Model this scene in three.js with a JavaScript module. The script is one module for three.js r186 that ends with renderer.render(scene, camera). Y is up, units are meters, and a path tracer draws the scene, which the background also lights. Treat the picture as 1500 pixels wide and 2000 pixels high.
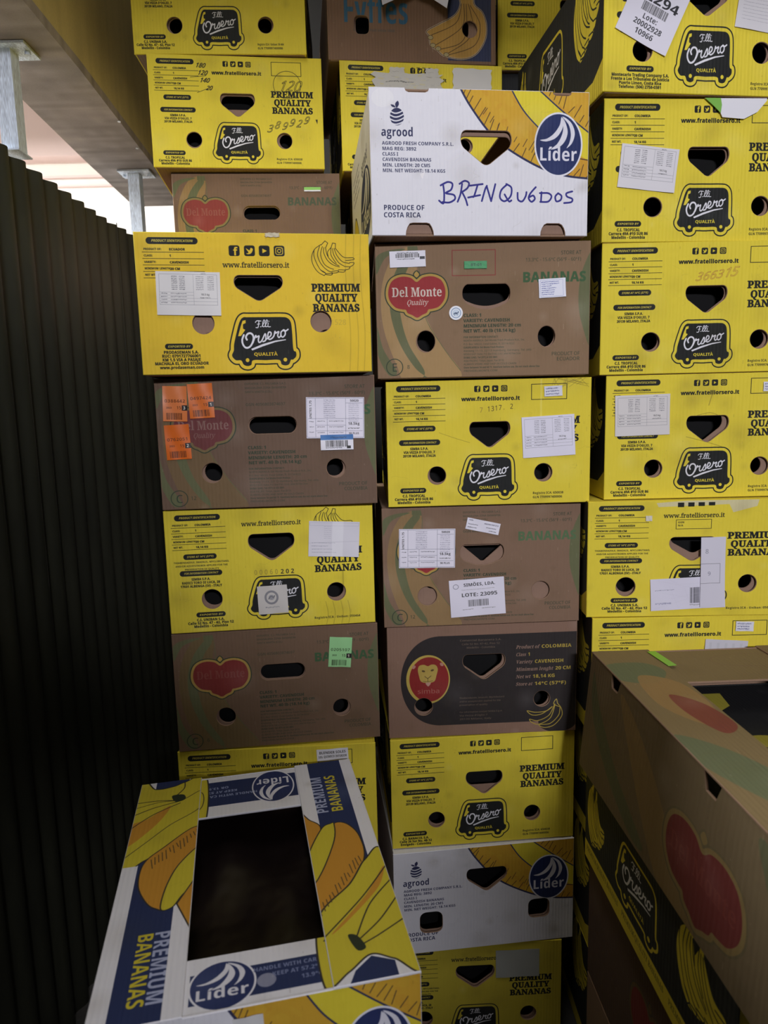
import * as THREE from 'three';
import { mergeGeometries } from 'three/addons/utils/BufferGeometryUtils.js';
import { RectAreaLightUniformsLib } from 'three/addons/lights/RectAreaLightUniformsLib.js';

// ---------- camera, light, exposure ----------
const EYE = 1.43;
const scene = new THREE.Scene();
scene.background = new THREE.Color(0x000000);
const camera = new THREE.PerspectiveCamera(72.2, 0.75, 0.02, 60);
camera.position.set(0, EYE, 0);
camera.rotation.set(THREE.MathUtils.degToRad(-8.361), 0, THREE.MathUtils.degToRad(-1.384), 'YXZ');
camera.focus = 1.45; camera.userData.fStop = 5;   // a phone's wide-open lens, focused on the stacks
scene.add(camera);
const renderer = new THREE.WebGLRenderer({ antialias: true });
renderer.toneMapping = THREE.LinearToneMapping;
renderer.toneMappingExposure = 1.0;
renderer.shadowMap.enabled = true;
RectAreaLightUniformsLib.init();
const LIGHT = { main: { pos: [0.6, EYE + 0.95, 2.3], look: [0.1, EYE - 0.1, -1.4], size: [0.5, 0.14], i: 420, color: 0xf6f5ff },
  top: { pos: [-0.15, EYE + 2.35, -0.3], size: [0.3, 1.3], i: 11, color: 0xfaf6f2 },
  room: { pos: [-2.9, 3.6, -2.6], size: [1.4, 1.4], i: 165, color: 0xffffff } };

// ---------- small helpers ----------
let seed = 7;
const rnd = () => { seed = (seed * 1664525 + 1013904223) >>> 0; return seed / 4294967296; };
const names = {};
function numbered(n) { const k = names[n] = (names[n] ?? -1) + 1; return k ? n + '_' + String(k).padStart(3, '0') : n; }
function mesh(name, geo, mat, parent) {
  const m = new THREE.Mesh(geo, mat); m.name = parent === scene ? numbered(name) : name;
  m.castShadow = m.receiveShadow = true; parent.add(m); return m;
}
function struct(name, geo, mat) { const m = mesh(name, geo, mat, scene); m.userData.kind = 'structure'; return m; }
function thing(name, label, category, pos, turn = 0, group) {
  const g = new THREE.Group(); g.name = numbered(name); g.position.set(...pos); g.rotation.y = turn;
  g.userData = { label, category }; if (group) g.userData.group = group; scene.add(g); return g;
}
const block = (w, h, d, x, y, z) => new THREE.BoxGeometry(w, h, d).translate(x, y, z);
const std = (o) => new THREE.MeshStandardMaterial({ roughness: 0.85, ...o });

// ---------- surface textures ----------
function dataTex(w, h, f, rep = true) {
  const d = new Uint8Array(w * h * 4);
  for (let y = 0; y < h; y++) for (let x = 0; x < w; x++) { const c = f(x, y); const i = (y * w + x) * 4; d[i] = c[0]; d[i + 1] = c[1]; d[i + 2] = c[2]; d[i + 3] = 255; }
  const t = new THREE.DataTexture(d, w, h); t.magFilter = t.minFilter = THREE.LinearFilter;
  if (rep) t.wrapS = t.wrapT = THREE.RepeatWrapping; t.needsUpdate = true; return t;
}
function lattice(nx, ny) {   // tileable value noise
  const v = Array.from({ length: nx * ny }, rnd);
  return (u, w) => {
    const x = u * nx, y = w * ny, ix = Math.floor(x), iy = Math.floor(y), sm = (t) => t * t * (3 - 2 * t), fx = sm(x - ix), fy = sm(y - iy);
    const g = (a, b) => v[(((b % ny) + ny) % ny) * nx + (((a % nx) + nx) % nx)];
    return (g(ix, iy) * (1 - fx) + g(ix + 1, iy) * fx) * (1 - fy) + (g(ix, iy + 1) * (1 - fx) + g(ix + 1, iy + 1) * fx) * fy;
  };
}
const n1 = lattice(9, 6), n2 = lattice(40, 26), n3 = lattice(170, 8), n4 = lattice(5, 4);
// corrugated board seen through the liner: upright flutes with irregular depth, soft dents
const fluteBump = dataTex(1024, 640, (x, y) => {
  const u = x / 1024, v = y / 640, fl = 0.5 + 0.5 * Math.sin(u * 56 * 2 * Math.PI + n1(u, v) * 1.2);
  const c = 255 * (0.18 * fl * (0.5 + n2(u, v)) + 0.16 * n3(u, v) + 0.3 * n1(u, v) + 0.16 * n2(u, v)); return [c, c, c];
});
const BUMP = 0.0016;

// ---------- drawing ----------
const FW = 1024, FH = 632;
const YEL = '#e6d23a', YEL2 = '#e9c531', INK = '#141715', KRAFT = '#977a62', GREEN = '#4f6a4b', NAVY = '#222f60', WHITE = '#e6e6ec';
function canvas(w, h, bg) { const c = document.createElement('canvas'); c.width = w; c.height = h; const g = c.getContext('2d'); g.fillStyle = bg; g.fillRect(0, 0, w, h); g.lineJoin = g.lineCap = 'round'; return [c, g]; }
function tex(c) { const t = new THREE.CanvasTexture(c); t.colorSpace = THREE.SRGBColorSpace; t.magFilter = THREE.LinearFilter; t.anisotropy = 8; return t; }
function face(c) { return std({ map: tex(c), bumpMap: fluteBump, bumpScale: BUMP, roughness: 0.8 }); }
// text whose capitals are h high, squeezed to width w when given; x, y is the middle of the line
function T(g, s, x, y, h, o = {}) {
  g.save(); g.fillStyle = o.color ?? INK; g.font = `${o.weight ?? 'bold'} ${h / 0.72}px ${o.font ?? 'sans-serif'}`;
  g.textBaseline = 'alphabetic'; g.textAlign = o.align ?? 'center'; g.translate(x, y + h / 2);
  if (o.rot) g.rotate(o.rot); if (o.italic) g.transform(1, 0, -0.25, 1, 0, 0);
  if (o.w) g.scale(o.w / g.measureText(s).width, 1);
  g.fillText(s, 0, 0); if (o.b) { g.strokeStyle = g.fillStyle; g.lineWidth = h * o.b; g.strokeText(s, 0, 0); } g.restore();
}
function poly(g, p, fill, stroke, lw, close = true) {
  g.beginPath(); p.forEach(([x, y], i) => (i ? g.lineTo(x, y) : g.moveTo(x, y))); if (close) g.closePath();
  if (fill) { g.fillStyle = fill; g.fill(); } if (stroke) { g.strokeStyle = stroke; g.lineWidth = lw; g.stroke(); }
}
function curvePath(g, p, close) {   // smooth line through points
  g.moveTo(...p[0]); const n = p.length, at = (i) => (close ? p[(i + n) % n] : p[Math.max(0, Math.min(n - 1, i))]);
  for (let i = 0; i < (close ? n : n - 1); i++) {
    const a = at(i - 1), b = at(i), c = at(i + 1), d = at(i + 2);
    g.bezierCurveTo(b[0] + (c[0] - a[0]) / 6, b[1] + (c[1] - a[1]) / 6, c[0] - (d[0] - b[0]) / 6, c[1] - (d[1] - b[1]) / 6, c[0], c[1]);
  }
}
function curve(g, p, { fill, stroke, lw = 2, close } = {}) { g.beginPath(); curvePath(g, p, close); if (fill) { g.fillStyle = fill; g.fill(); } if (stroke) { g.strokeStyle = stroke; g.lineWidth = lw; g.stroke(); } }
function oval(g, x, y, rx, ry, fill, stroke, lw, rot = 0) { g.beginPath(); g.ellipse(x, y, rx, ry, rot, 0, 7); if (fill) { g.fillStyle = fill; g.fill(); } if (stroke) { g.strokeStyle = stroke; g.lineWidth = lw; g.stroke(); } }
function pill(g, x0, x1, y, h, s, col = INK, tcol = '#d8c64a') { g.fillStyle = col; g.beginPath(); g.roundRect(x0, y - h / 2, x1 - x0, h, h / 2); g.fill(); T(g, s, (x0 + x1) / 2, y, h * 0.36, { color: tcol, w: (x1 - x0) * 0.8, italic: true }); }
function box(g, x, y, w, h, fill, stroke, lw = 2) { if (fill) { g.fillStyle = fill; g.fillRect(x, y, w, h); } if (stroke) { g.strokeStyle = stroke; g.lineWidth = lw; g.strokeRect(x, y, w, h); } }
function wear(g, w, h, k = 1, edge = '#b9a98c') {   // scuffs, specks, dusty patches, rubbed edges
  for (let i = 0; i < 160 * k; i++) { g.globalAlpha = 0.05 + 0.1 * rnd(); g.fillStyle = rnd() < 0.6 ? '#3a3020' : '#fff8e0'; const x = rnd() * w, y = rnd() * h; g.fillRect(x, y, 1 + rnd() * 3, 1 + rnd() * rnd() * 26); }
  for (let i = 0; i < 26 * k; i++) { const ex = rnd() * w, ey = rnd() * h, er = 20 + rnd() * 90, gd = g.createRadialGradient(ex, ey, 0, ex, ey, er), cc = rnd() < 0.75 ? '74,58,28' : '255,255,255'; gd.addColorStop(0, `rgba(${cc},${0.05 + 0.07 * rnd()})`); gd.addColorStop(1, `rgba(${cc},0)`); g.globalAlpha = 1; g.fillStyle = gd; g.fillRect(ex - er, ey - er, er * 2, er * 2); }
  g.globalAlpha = 0.5; g.strokeStyle = edge; g.lineWidth = 2.5;
  for (let i = 0; i < 30; i++) { const s = rnd() < 0.5, a = rnd(), b = a + rnd() * 0.1; g.beginPath(); if (s) { const y = rnd() < 0.5 ? 1 : h - 1; g.moveTo(a * w, y); g.lineTo(b * w, y); } else { const x = rnd() < 0.5 ? 1 : w - 1; g.moveTo(x, a * h); g.lineTo(x, b * h); } g.stroke(); }
  g.globalAlpha = 0.16; g.strokeStyle = '#5a4a20'; g.lineWidth = 1;
  for (let i = 0; i < 5; i++) { let x = rnd() * w, y = rnd() * h; g.beginPath(); g.moveTo(x, y); for (let j = 0; j < 5; j++) { x += (rnd() - 0.5) * 70; y += (rnd() - 0.5) * 40; g.lineTo(x, y); } g.stroke(); }
  g.globalAlpha = 1;
}
const within = (g, x, y, w, h, sw, sh, f) => { g.save(); g.translate(x, y); g.scale(w / sw, h / sh); f(g); g.restore(); };

// the little van badge, drawn on a 1030 x 780 field
function van(g, x, y, w, h, yel = YEL, dark = INK, outline = true) {
  within(g, x, y, w, h, 1030, 780, () => {
    g.translate(-195, -60);
    const body = () => { g.beginPath(); curvePath(g, [[262, 640], [290, 570], [300, 480], [345, 320], [390, 190], [440, 132], [520, 128], [800, 128], [980, 128], [1060, 140], [1108, 195], [1122, 320], [1130, 560], [1165, 600], [1165, 660], [1120, 703], [1090, 706], [1060, 765], [1010, 782], [955, 765], [920, 706], [730, 706], [555, 706], [525, 765], [475, 782], [420, 765], [385, 706], [310, 700]], true); };
    if (outline) { body(); g.strokeStyle = dark; g.lineWidth = 128; g.stroke(); body(); g.strokeStyle = yel; g.lineWidth = 92; g.stroke(); }
    else { body(); g.strokeStyle = yel; g.lineWidth = 60; g.stroke(); }
    body(); g.fillStyle = dark; g.fill();
    poly(g, [[360, 380], [400, 378], [465, 295], [435, 280], [435, 222], [475, 205], [475, 165], [432, 175], [402, 250]], yel);
    oval(g, 475, 703, 27, 27, yel); oval(g, 1010, 703, 27, 27, yel);
    const s = (p, lw = 20) => curve(g, p, { stroke: '#e4e4ea', lw });
    s([[480, 428], [468, 392], [498, 348], [545, 345], [574, 388], [562, 455], [520, 520], [465, 536], [425, 497], [414, 430], [440, 365]], 26);
    s([[562, 470], [605, 375], [612, 396], [652, 380], [640, 432], [652, 466], [690, 440], [738, 352], [748, 400], [738, 442], [705, 455]]);
    s([[750, 425], [815, 378], [822, 336], [792, 330], [775, 378], [788, 422], [824, 418], [862, 380], [880, 320], [888, 342], [932, 324], [916, 372], [932, 402], [960, 380]]);
    s([[1002, 302], [966, 330], [964, 380], [990, 396], [1022, 362], [1022, 312], [1000, 300], [1025, 318], [1066, 294]]);
    poly(g, [[533, 552], [700, 488], [880, 442], [1030, 426], [1030, 438], [880, 464], [700, 520], [548, 574]], '#e4e4ea');
    s([[660, 185], [645, 262], [615, 266]], 12); s([[610, 198], [635, 176], [690, 180]], 12); s([[636, 222], [672, 218]], 10); oval(g, 682, 256, 8, 8, '#e4e4ea');
    for (const d of [0, 38]) s([[700 + d, 252], [742 + d, 182], [730 + d, 166], [712 + d, 210], [716 + d, 256], [740 + d, 250]], 11);
    s([[790, 205], [786, 254], [820, 256]], 11); oval(g, 800, 184, 7, 7, '#e4e4ea');
    T(g, 'QUALITÀ', 735, 624, 46, { color: yel, w: 335 });
  });
}
// outline drawing of two bunches of bananas on a 1100 x 870 field
function bunch(g, x, y, w, h, ink, lw, fill) {
  within(g, x, y, w, h, 1100, 870, () => {
    g.translate(-90, -45);
    if (fill) { curve(g, [[340, 140], [180, 260], [100, 450], [130, 640], [250, 820], [400, 905], [600, 880], [750, 830], [930, 790], [1060, 700], [1170, 600], [1165, 480], [960, 460], [850, 400], [715, 235], [600, 230], [510, 330], [460, 210]], { fill, close: true }); }
    const s = (p) => curve(g, p, { stroke: ink, lw });
    [[[340, 140], [180, 260], [100, 450], [130, 640], [250, 820], [400, 905]], [[170, 270], [160, 420], [230, 620], [320, 770], [440, 850]], [[310, 180], [250, 380], [300, 560], [400, 700], [500, 780]], [[380, 190], [330, 380], [400, 600], [520, 700], [650, 750]], [[420, 210], [410, 340], [500, 530], [640, 640], [800, 690]], [[460, 210], [490, 380], [560, 500], [700, 620], [790, 660]],
      [[590, 220], [510, 320], [520, 430]], [[600, 230], [590, 380], [650, 500], [720, 600]], [[640, 230], [660, 380], [780, 580], [940, 680]], [[680, 230], [740, 400], [880, 560], [1060, 600]], [[715, 235], [850, 400], [960, 460], [1150, 460], [1165, 505], [960, 530]],
      [[400, 905], [445, 850], [320, 770]], [[445, 860], [600, 850], [585, 890], [450, 885]], [[500, 785], [610, 830], [600, 860]], [[600, 800], [765, 785], [740, 830], [620, 842]], [[770, 760], [940, 770], [900, 818], [770, 812]], [[950, 680], [1060, 690], [1040, 740], [940, 762]], [[1060, 580], [1172, 580], [1150, 640], [1060, 690]]].forEach(s);
    poly(g, [[350, 150], [450, 50], [520, 100], [465, 215]], fill, ink, lw, false); poly(g, [[598, 222], [640, 100], [715, 110], [708, 235]], fill, ink, lw, false);
  });
}
function icons(g, y, size, kind, xs = [0.443, 0.487, 0.53, 0.574], yel = YEL) {
  xs.forEach((u, i) => {
    const x = u * FW, s = size / 2; g.fillStyle = INK; g.beginPath(); g.roundRect(x - s, y - s, size, size, size * 0.2); g.fill();
    if (i === 0) T(g, 'f', x + size * 0.1, y + size * 0.06, size * 0.78, { color: yel });
    if (i === 1) { curve(g, [[x - s * 0.65, y + s * 0.5], [x - s * 0.2, y + s * 0.35], [x - s * 0.65, y - s * 0.45], [x, y - s * 0.1], [x + s * 0.25, y - s * 0.55], [x + s * 0.65, y - s * 0.3], [x + s * 0.35, y + s * 0.4], [x - s * 0.2, y + s * 0.65]], { fill: yel, close: true }); }
    if (i === 2) poly(g, [[x - s * 0.35, y - s * 0.45], [x + s * 0.5, y], [x - s * 0.35, y + s * 0.45]], yel);
    if (i === 3) { g.strokeStyle = yel; g.lineWidth = size * 0.07; g.beginPath(); g.roundRect(x - s * 0.65, y - s * 0.65, size * 0.65, size * 0.65, size * 0.15); g.stroke(); oval(g, x, y, s * 0.32, s * 0.32, null, yel, size * 0.07); oval(g, x + s * 0.42, y - s * 0.42, 1.6, 1.6, yel); }
  });
}
const hand = (g, s, x, y, h, color, lw, rot = 0) => { g.save(); g.translate(x, y); g.rotate(rot); g.font = `italic ${h}px sans-serif`; g.strokeStyle = color; g.lineWidth = lw; g.transform(1, 0, -0.2, 1, 0, 0); g.strokeText(s, 0, 0); g.restore(); };

// yellow fruit carton end. o: origin, exporter, info, kind 'icons' | 'serif' | 'big', marks
const VIA = ['SIMBA S.P.A.', "VIA VEZZA D'OGLIO, 7", '20139 MILANO, ITALIA'], LUCA = ['SIMBA S.P.A.', 'RADICI TORO DI LUCA, 28', '17031 ALBENGA (SV) - ITALY'];
function vanFace(o = {}) {
  const yel = o.yel ?? YEL, [c, g] = canvas(FW, FH, yel), X = (u) => u * FW, Y = (v) => v * FH, K = o.kind ?? 'icons', ser = K !== 'icons', L = o.lay ?? {};
  pill(g, X(0.05), X(0.264), Y(0.06), 30, 'PRODUCT IDENTIFICATION');
  const rows = [['PRODUCT OF:', o.origin ?? 'COLOMBIA'], ['CLASS:', '1'], ['VARIETY:', 'CAVENDISH'], ['MINIMUM LENGTH:', '20 CM'], ['NET WT.', '18,14 KG']];
  rows.forEach(([a, b], i) => { const y = Y(0.118 + i * 0.0445); T(g, a, X(0.038), y, 8.5, { align: 'left', b: 0.08 }); T(g, b, X(0.143), y, 10.5, { align: 'left', b: 0.1 }); g.fillStyle = INK; g.fillRect(X(0.032), y + 12, X(0.255), 2.2); });
  if (!o.noStore) { pill(g, X(0.081), X(0.238), Y(0.375), 28, 'STORE AT 14°C (57°F)'); }
  if (o.treated) ['THIABENDAZOLE, IMAZALIL, MYCLOBUTANIL', 'AND/OR AZOXYSTROBIN APPLIED FOR THE', 'PRESERVATION OF QUALITY'].forEach((s, i) => T(g, s, X(0.165), Y(0.42 + i * 0.028), 9, {}));
  if (!o.noStore) {
    pill(g, X(0.059), X(0.26), Y(o.treated ? 0.51 : 0.485), 28, 'FOR INFORMATION CONTACT');
    (o.treated ? LUCA : VIA).forEach((s, i) => T(g, s, X(0.157), Y((o.treated ? 0.56 : 0.535) + i * 0.028), 11, { b: 0.08 }));
  }
  const ey = L.exp ?? 0.87;
  pill(g, X(L.ex0 ?? 0.06), X(L.ex1 ?? 0.188), Y(ey), 26, 'EXPORTED BY');
  (o.exporter ?? ['C.I. TROPICAL', 'Carrera 49A #10 SUR 86', 'Medellin - Colombia']).forEach((s, i) => T(g, s, X((L.ex0 ?? 0.06) + 0.067), Y(ey + 0.042 + i * 0.027), 12.5, { b: 0.08 }));
  if (K === 'icons') icons(g, Y(0.072), 31, K, undefined, yel);
  if (K === 'big') icons(g, Y(0.125), 47, K, [0.415, 0.48, 0.543, 0.607], yel);
  T(g, 'www.fratelliorsero.it', X(L.wx ?? 0.508), Y(L.wy ?? (K === 'big' ? 0.232 : 0.148)), ser ? 22 : 19, { w: X(0.285), font: ser ? 'serif' : 'sans-serif', weight: ser ? 'normal' : 'bold', b: 0.07 });
  const py = L.py ?? 0.33, ps = 0.0725;
  ['PREMIUM', 'QUALITY', 'BANANAS'].forEach((s, i) => T(g, s, X(L.px ?? 0.822), Y(py + i * ps), 34, { font: 'serif', w: X([0.248, 0.216, 0.24][i]) * (L.pw ?? 1), b: 0.09 }));
  if (ser && !o.noBunch) bunch(g, X(L.bx ?? 0.745), Y(L.by ?? 0.055), X(0.19), Y(0.25), INK, 15);
  if (K === 'icons' && !o.noRect) box(g, X(0.707), Y(0.045), X(0.172), Y(0.12), null, INK, 3);
  if (o.ggn) { box(g, X(0.415), Y(0.165), X(0.165), Y(0.078), null, INK, 2.4); T(g, 'GGN', X(0.423), Y(0.187), 10, { align: 'left' }); T(g, 'N/A', X(0.423), Y(0.213), 10, { align: 'left' }); }
  const V = L.van ?? [0.343, 0.585, 0.297, 0.377];
  van(g, X(V[0]), Y(V[1]), X(V[2]), Y(V[3]), yel);
  if (K !== 'big') { const rx = L.rx ?? 0.716; if (ser) T(g, 'Registro ICA - Uniban: 050464', X(rx - 0.02), Y(0.935), 12, { align: 'left' }); else { T(g, o.reg ?? 'Registro ICA: 650038', X(rx), Y(0.916), 12, { align: 'left', w: X(0.153) }); T(g, 'GLN 7709997400006', X(rx), Y(0.948), 12, { align: 'left', w: X(0.147) }); } }
  o.marks?.(g, X, Y);
  wear(g, FW, FH, 1, '#c9b66a');
  return face(c);
}
const crown = (g, k, x, y, w, h) => within(g, x, y, w, h, 400, 320, () => {   // the red shield with two lobes on top
  const p = [[200, 74], [160, 45], [100, 38], [45, 65], [20, 125], [24, 190], [60, 242], [105, 258], [128, 262], [140, 284], [168, 298], [200, 316], [232, 298], [260, 284], [272, 262], [295, 258], [340, 242], [376, 190], [380, 125], [355, 65], [300, 38], [240, 45]];
  curve(g, p, { stroke: k.g, lw: 46, close: true }); curve(g, p, { stroke: k.y, lw: 32, close: true }); curve(g, p, { fill: k.r, close: true });
  curve(g, [[200, 0], [180, 25], [200, 48], [220, 25]], { fill: k.y, stroke: k.g, lw: 7, close: true });
  if (k.t) { T(g, 'Del Monte', 200, 142, 62, { font: 'serif', color: k.t, w: 320 }); if (k.q) T(g, 'Quality', 200, 212, 34, { font: 'serif', weight: 'normal', italic: true, color: k.t, w: 135 }); }
});
function monteFace(o = {}) {
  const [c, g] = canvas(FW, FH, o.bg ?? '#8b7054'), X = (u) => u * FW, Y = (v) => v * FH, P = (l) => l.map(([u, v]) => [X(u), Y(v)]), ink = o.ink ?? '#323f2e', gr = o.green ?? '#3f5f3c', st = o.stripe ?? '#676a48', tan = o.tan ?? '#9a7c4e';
  curve(g, P([[0.17, 0.02], [0.09, 0.08], [0.03, 0.3], [0.03, 0.6], [0.09, 0.9], [0.14, 1.02], [0.36, 1.02], [0.39, 0.95], [0.3, 0.75], [0.22, 0.5], [0.19, 0.25], [0.2, 0.08]]), { fill: tan, close: true });
  curve(g, P([[0.165, 0.05], [0.1, 0.18], [0.065, 0.36], [0.07, 0.55], [0.11, 0.75], [0.18, 0.93], [0.25, 1.02], [0.2, 1.02], [0.22, 0.95], [0.15, 0.75], [0.115, 0.55], [0.11, 0.36], [0.15, 0.18], [0.19, 0.08]]), { fill: st, close: true });
  curve(g, P([[0.14, 0.04], [0.05, 0.1], [0.005, 0.22], [0.005, 0.1], [0.06, 0.05]]), { fill: st, close: true });
  poly(g, P([[0.15, 0.02], [0.195, 0.02], [0.2, 0.065], [0.15, 0.06]]), st);
  curve(g, P([[0.0, 0.6], [0.03, 0.78], [0.09, 0.95], [0.05, 0.97], [0, 0.8]]), { fill: st, close: true });
  curve(g, P([[0.2, 0.08], [0.22, 0.5], [0.3, 0.75], [0.39, 0.95]]), { stroke: st, lw: 3 });
  curve(g, P([[1.02, 0.1], [0.965, 0.2], [0.945, 0.4], [0.96, 0.6], [1.02, 0.8]]), { fill: st, close: true });
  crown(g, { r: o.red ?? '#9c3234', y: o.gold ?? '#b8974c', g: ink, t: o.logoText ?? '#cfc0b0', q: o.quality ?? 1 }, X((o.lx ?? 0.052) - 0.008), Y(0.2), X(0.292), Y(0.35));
  const R = (s, v, h, w) => T(g, s, X(0.955), Y(v), h, { align: 'right', color: ink, w: w && X(w), weight: 'normal' });
  R('STORE AT', 0.085, 17, 0.095); R('13.3°C - 15.6°C (56°F - 60°F)', 0.132, 16, 0.26);
  T(g, 'BANANAS', X(0.83), Y(0.262), 46, { color: gr, w: X(0.3), b: 0.05 });
  if (o.topText !== 0) { ['EXPORTER: C.I. FRUSABIA S.A.S.', 'MAGDALENA ZONA BANANERA', 'SANTA MARTA (COL)'].forEach((s, i) => T(g, s, X(0.405), Y(0.05 + i * 0.03), 10, { align: 'left', color: ink, weight: 'normal' })); T(g, 'GGN 4056803874697', X(0.405), Y(0.205), 14, { align: 'left', color: ink, weight: 'normal' }); }
  if (o.rect) box(g, X(0.355), Y(0.055), X(0.2), Y(0.185), null, '#8c3f38', 4);
  ['CLASS: 1', 'VARIETY: CAVENDISH', 'MINIMUM LENGTH: 20 cm', 'NET WT. 40 lb (18.14 kg)'].forEach((s, i) => T(g, s, X(0.405), Y(0.535 + i * 0.039), 16, { align: 'left', color: ink, b: 0.05 }));
  ['FOR INFORMATION CONTACT:', 'NORTH AMERICA: Del Monte Fresh Produce N.A., Inc.', 'P.O. Box 149222, Coral Gables, FL 33114-9222', 'EUROPE/AFRICA: Del Monte Fresh Produce', 'Kiesweg 11-13, 22113 Hamburg, Germany, Tel. (49)', 'MIDDLE EAST: Dubai, P.O. Box 9143, U.A.E. Jebel Ali Free Zone', 'DUBAI (UAE). Tel (971) 4 333 3801', 'ASIA PACIFIC: Tokyo, Japan, Fax (813)', 'ALWAYS STORE AND SHIP IN COLD CHAIN', 'Store between 56 and 60 °F. Ventilate before use. Do not stack above line', 'FRESHDELMONTE.COM'].forEach((s, i) => T(g, s, X(0.405), Y(0.7 + i * 0.0255), 9, { align: 'left', color: ink, weight: i % 3 ? 'normal' : 'bold', w: X([0.165, 0.29, 0.24, 0.19, 0.32, 0.27, 0.16, 0.19, 0.25, 0.36, 0.16][i]) }));
  R('PRODUCT OF', 0.838, 17, 0.135); R(o.origin ?? 'COLOMBIA', 0.878, 17, 0.11);
  oval(g, X(0.08), Y(0.915), 39, 39, null, ink, 4); T(g, o.letter ?? 'C', X(0.08), Y(0.915), 40, { color: ink, weight: 'normal' }); T(g, o.num ?? '12', X(0.145), Y(0.915), 18, { color: ink, weight: 'normal' });
  o.marks?.(g, X, Y);
  wear(g, FW, FH, 1, '#b59a80');
  return face(c);
}
function leafLogo(g, x, y, rx, ry, sub = 1) {   // navy oval with three white fingers
  oval(g, x, y, rx * 1.07, ry * 1.06, '#e8e8f0'); oval(g, x, y, rx, ry, NAVY);
  within(g, x - rx, y - ry, rx * 2, ry * 2, 1000, 1400, () => {
    const f = (p) => curve(g, p, { fill: '#e2e2ec', close: true });
    f([[560, 60], [520, 250], [400, 440], [250, 560], [90, 600], [230, 630], [420, 560], [540, 420], [600, 250]]);
    f([[580, 80], [600, 300], [570, 480], [470, 680], [330, 810], [500, 770], [640, 620], [700, 420], [660, 220]]);
    f([[580, 60], [720, 240], [770, 460], [740, 650], [680, 780], [800, 660], [860, 440], [800, 230], [690, 110]]);
    T(g, 'Líder', 490, 920, 300, { color: '#e2e2ec', w: 850 });
  });
}
function hatch(g, pts, dx, dy, col, lw = 3) { pts.forEach(([x, y]) => poly(g, [[x, y], [x + dx * (0.6 + rnd() * 0.8), y + dy * (0.6 + rnd() * 0.8)]], null, col, lw, false)); }
function along(p, n) { const o = []; for (let i = 0; i < n; i++) { const t = (i + 0.5) / n * (p.length - 1), k = Math.floor(t), f = t - k; o.push([p[k][0] + (p[k + 1][0] - p[k][0]) * f, p[k][1] + (p[k + 1][1] - p[k][1]) * f]); } return o; }
function liderFace(o = {}) {
  const [c, g] = canvas(FW, FH, WHITE), X = (u) => u * FW, Y = (v) => v * FH, Z = (l) => l.map(([x, y]) => [(x - 130) / 1275 * FW, (y - 42) / 855 * FH]);
  const D = '#2b2f55', e1 = Z([[645, 30], [700, 130], [810, 280], [930, 385], [1120, 490], [1270, 535], [1410, 550]]), e2 = Z([[940, 30], [1010, 150], [1100, 250], [1200, 330]]), e3 = Z([[1110, 40], [1250, 160], [1420, 290]]);
  poly(g, [...e1, [FW + 9, Y(0.59)], [FW + 9, -9], [X(0.4), -9]], '#d3a52e');
  for (let i = 0; i < 90; i++) { g.globalAlpha = 0.12; g.fillStyle = rnd() < 0.5 ? '#c07a22' : '#e6c638'; g.beginPath(); g.ellipse(X(0.5 + rnd() * 0.5), Y(rnd() * 0.5), 5 + rnd() * 30, 4 + rnd() * 16, 0.8, 0, 7); g.fill(); } g.globalAlpha = 1;
  poly(g, [...e2, ...Z([[1400, 440], [1420, 440]]), ...e3.slice().reverse()], '#e2d034');
  poly(g, [...Z([[1250, 540], [1320, 420], [1410, 445]]), [FW + 9, Y(0.47)], ...Z([[1410, 552]])], '#cf9a2c');
  poly(g, [[X(-0.1), Y(1.1)], [X(-0.1), -9], [X(0.4), -9], ...e1, [FW + 9, Y(0.594)], [FW + 9, Y(1.1)]], WHITE);
  [e1, e2, e3].forEach((e, i) => curve(g, e, { stroke: D, lw: i ? 6 : 9 })); poly(g, Z([[1310, 425], [1410, 442]]), null, '#5a3a22', 5, false);
  hatch(g, along(e1, 22), 26, -42, '#4a3526', 3.4); hatch(g, along(e3, 10).map(([x, y]) => [x + 12, y - 6]), 24, -44, '#4a3526', 3.4); hatch(g, along(Z([[760, 160], [880, 300], [1040, 380], [1090, 420]]), 9), 20, -34, '#4a3526', 3);
  leafLogo(g, ...Z([[1224, 352]])[0], 108, 132);
  // firm's fruit mark and name
  within(g, X(0.088), Y(0.09), X(0.068), Y(0.165), 90, 130, () => {
    oval(g, 45, 82, 41, 46, D); g.strokeStyle = WHITE; g.lineWidth = 7; [58, 78, 98, 116].forEach((y, i) => curve(g, [[-6, y - 10 + i], [30, y + 6], [60, y + 2], [96, y - 16]], { stroke: WHITE, lw: 7 }));
    curve(g, [[44, 36], [36, 16], [52, 0], [58, 18]], { fill: D, close: true }); curve(g, [[38, 34], [20, 32], [10, 20], [28, 22]], { fill: D, close: true });
  });
  T(g, 'agrood', X(0.122), Y(0.295), 38, { color: D, w: X(0.145) });
  ['AGROOD FRESH COMPANY S.R.L.', 'MAG REG: 3892', 'CLASS I', 'CAVENDISH BANANAS', 'MIN. LENGTH: 20 CMS', 'MIN. NET WEIGHT: 18.14 KGS'].forEach((s, i) => T(g, s, X(0.053), Y(0.372 + i * 0.0365), 15, { align: 'left', color: D, w: X([0.322, 0.153, 0.072, 0.22, 0.215, 0.283][i]) }));
  T(g, 'PRODUCE OF', X(0.053), Y(0.807), 22, { align: 'left', color: D, w: X(0.187) }); T(g, 'COSTA RICA', X(0.053), Y(0.858), 22, { align: 'left', color: D, w: X(0.168) });
  o.marks?.(g, X, Y, Z);
  wear(g, FW, FH, 0.7, '#a08e78');
  return face(c);
}
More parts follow.
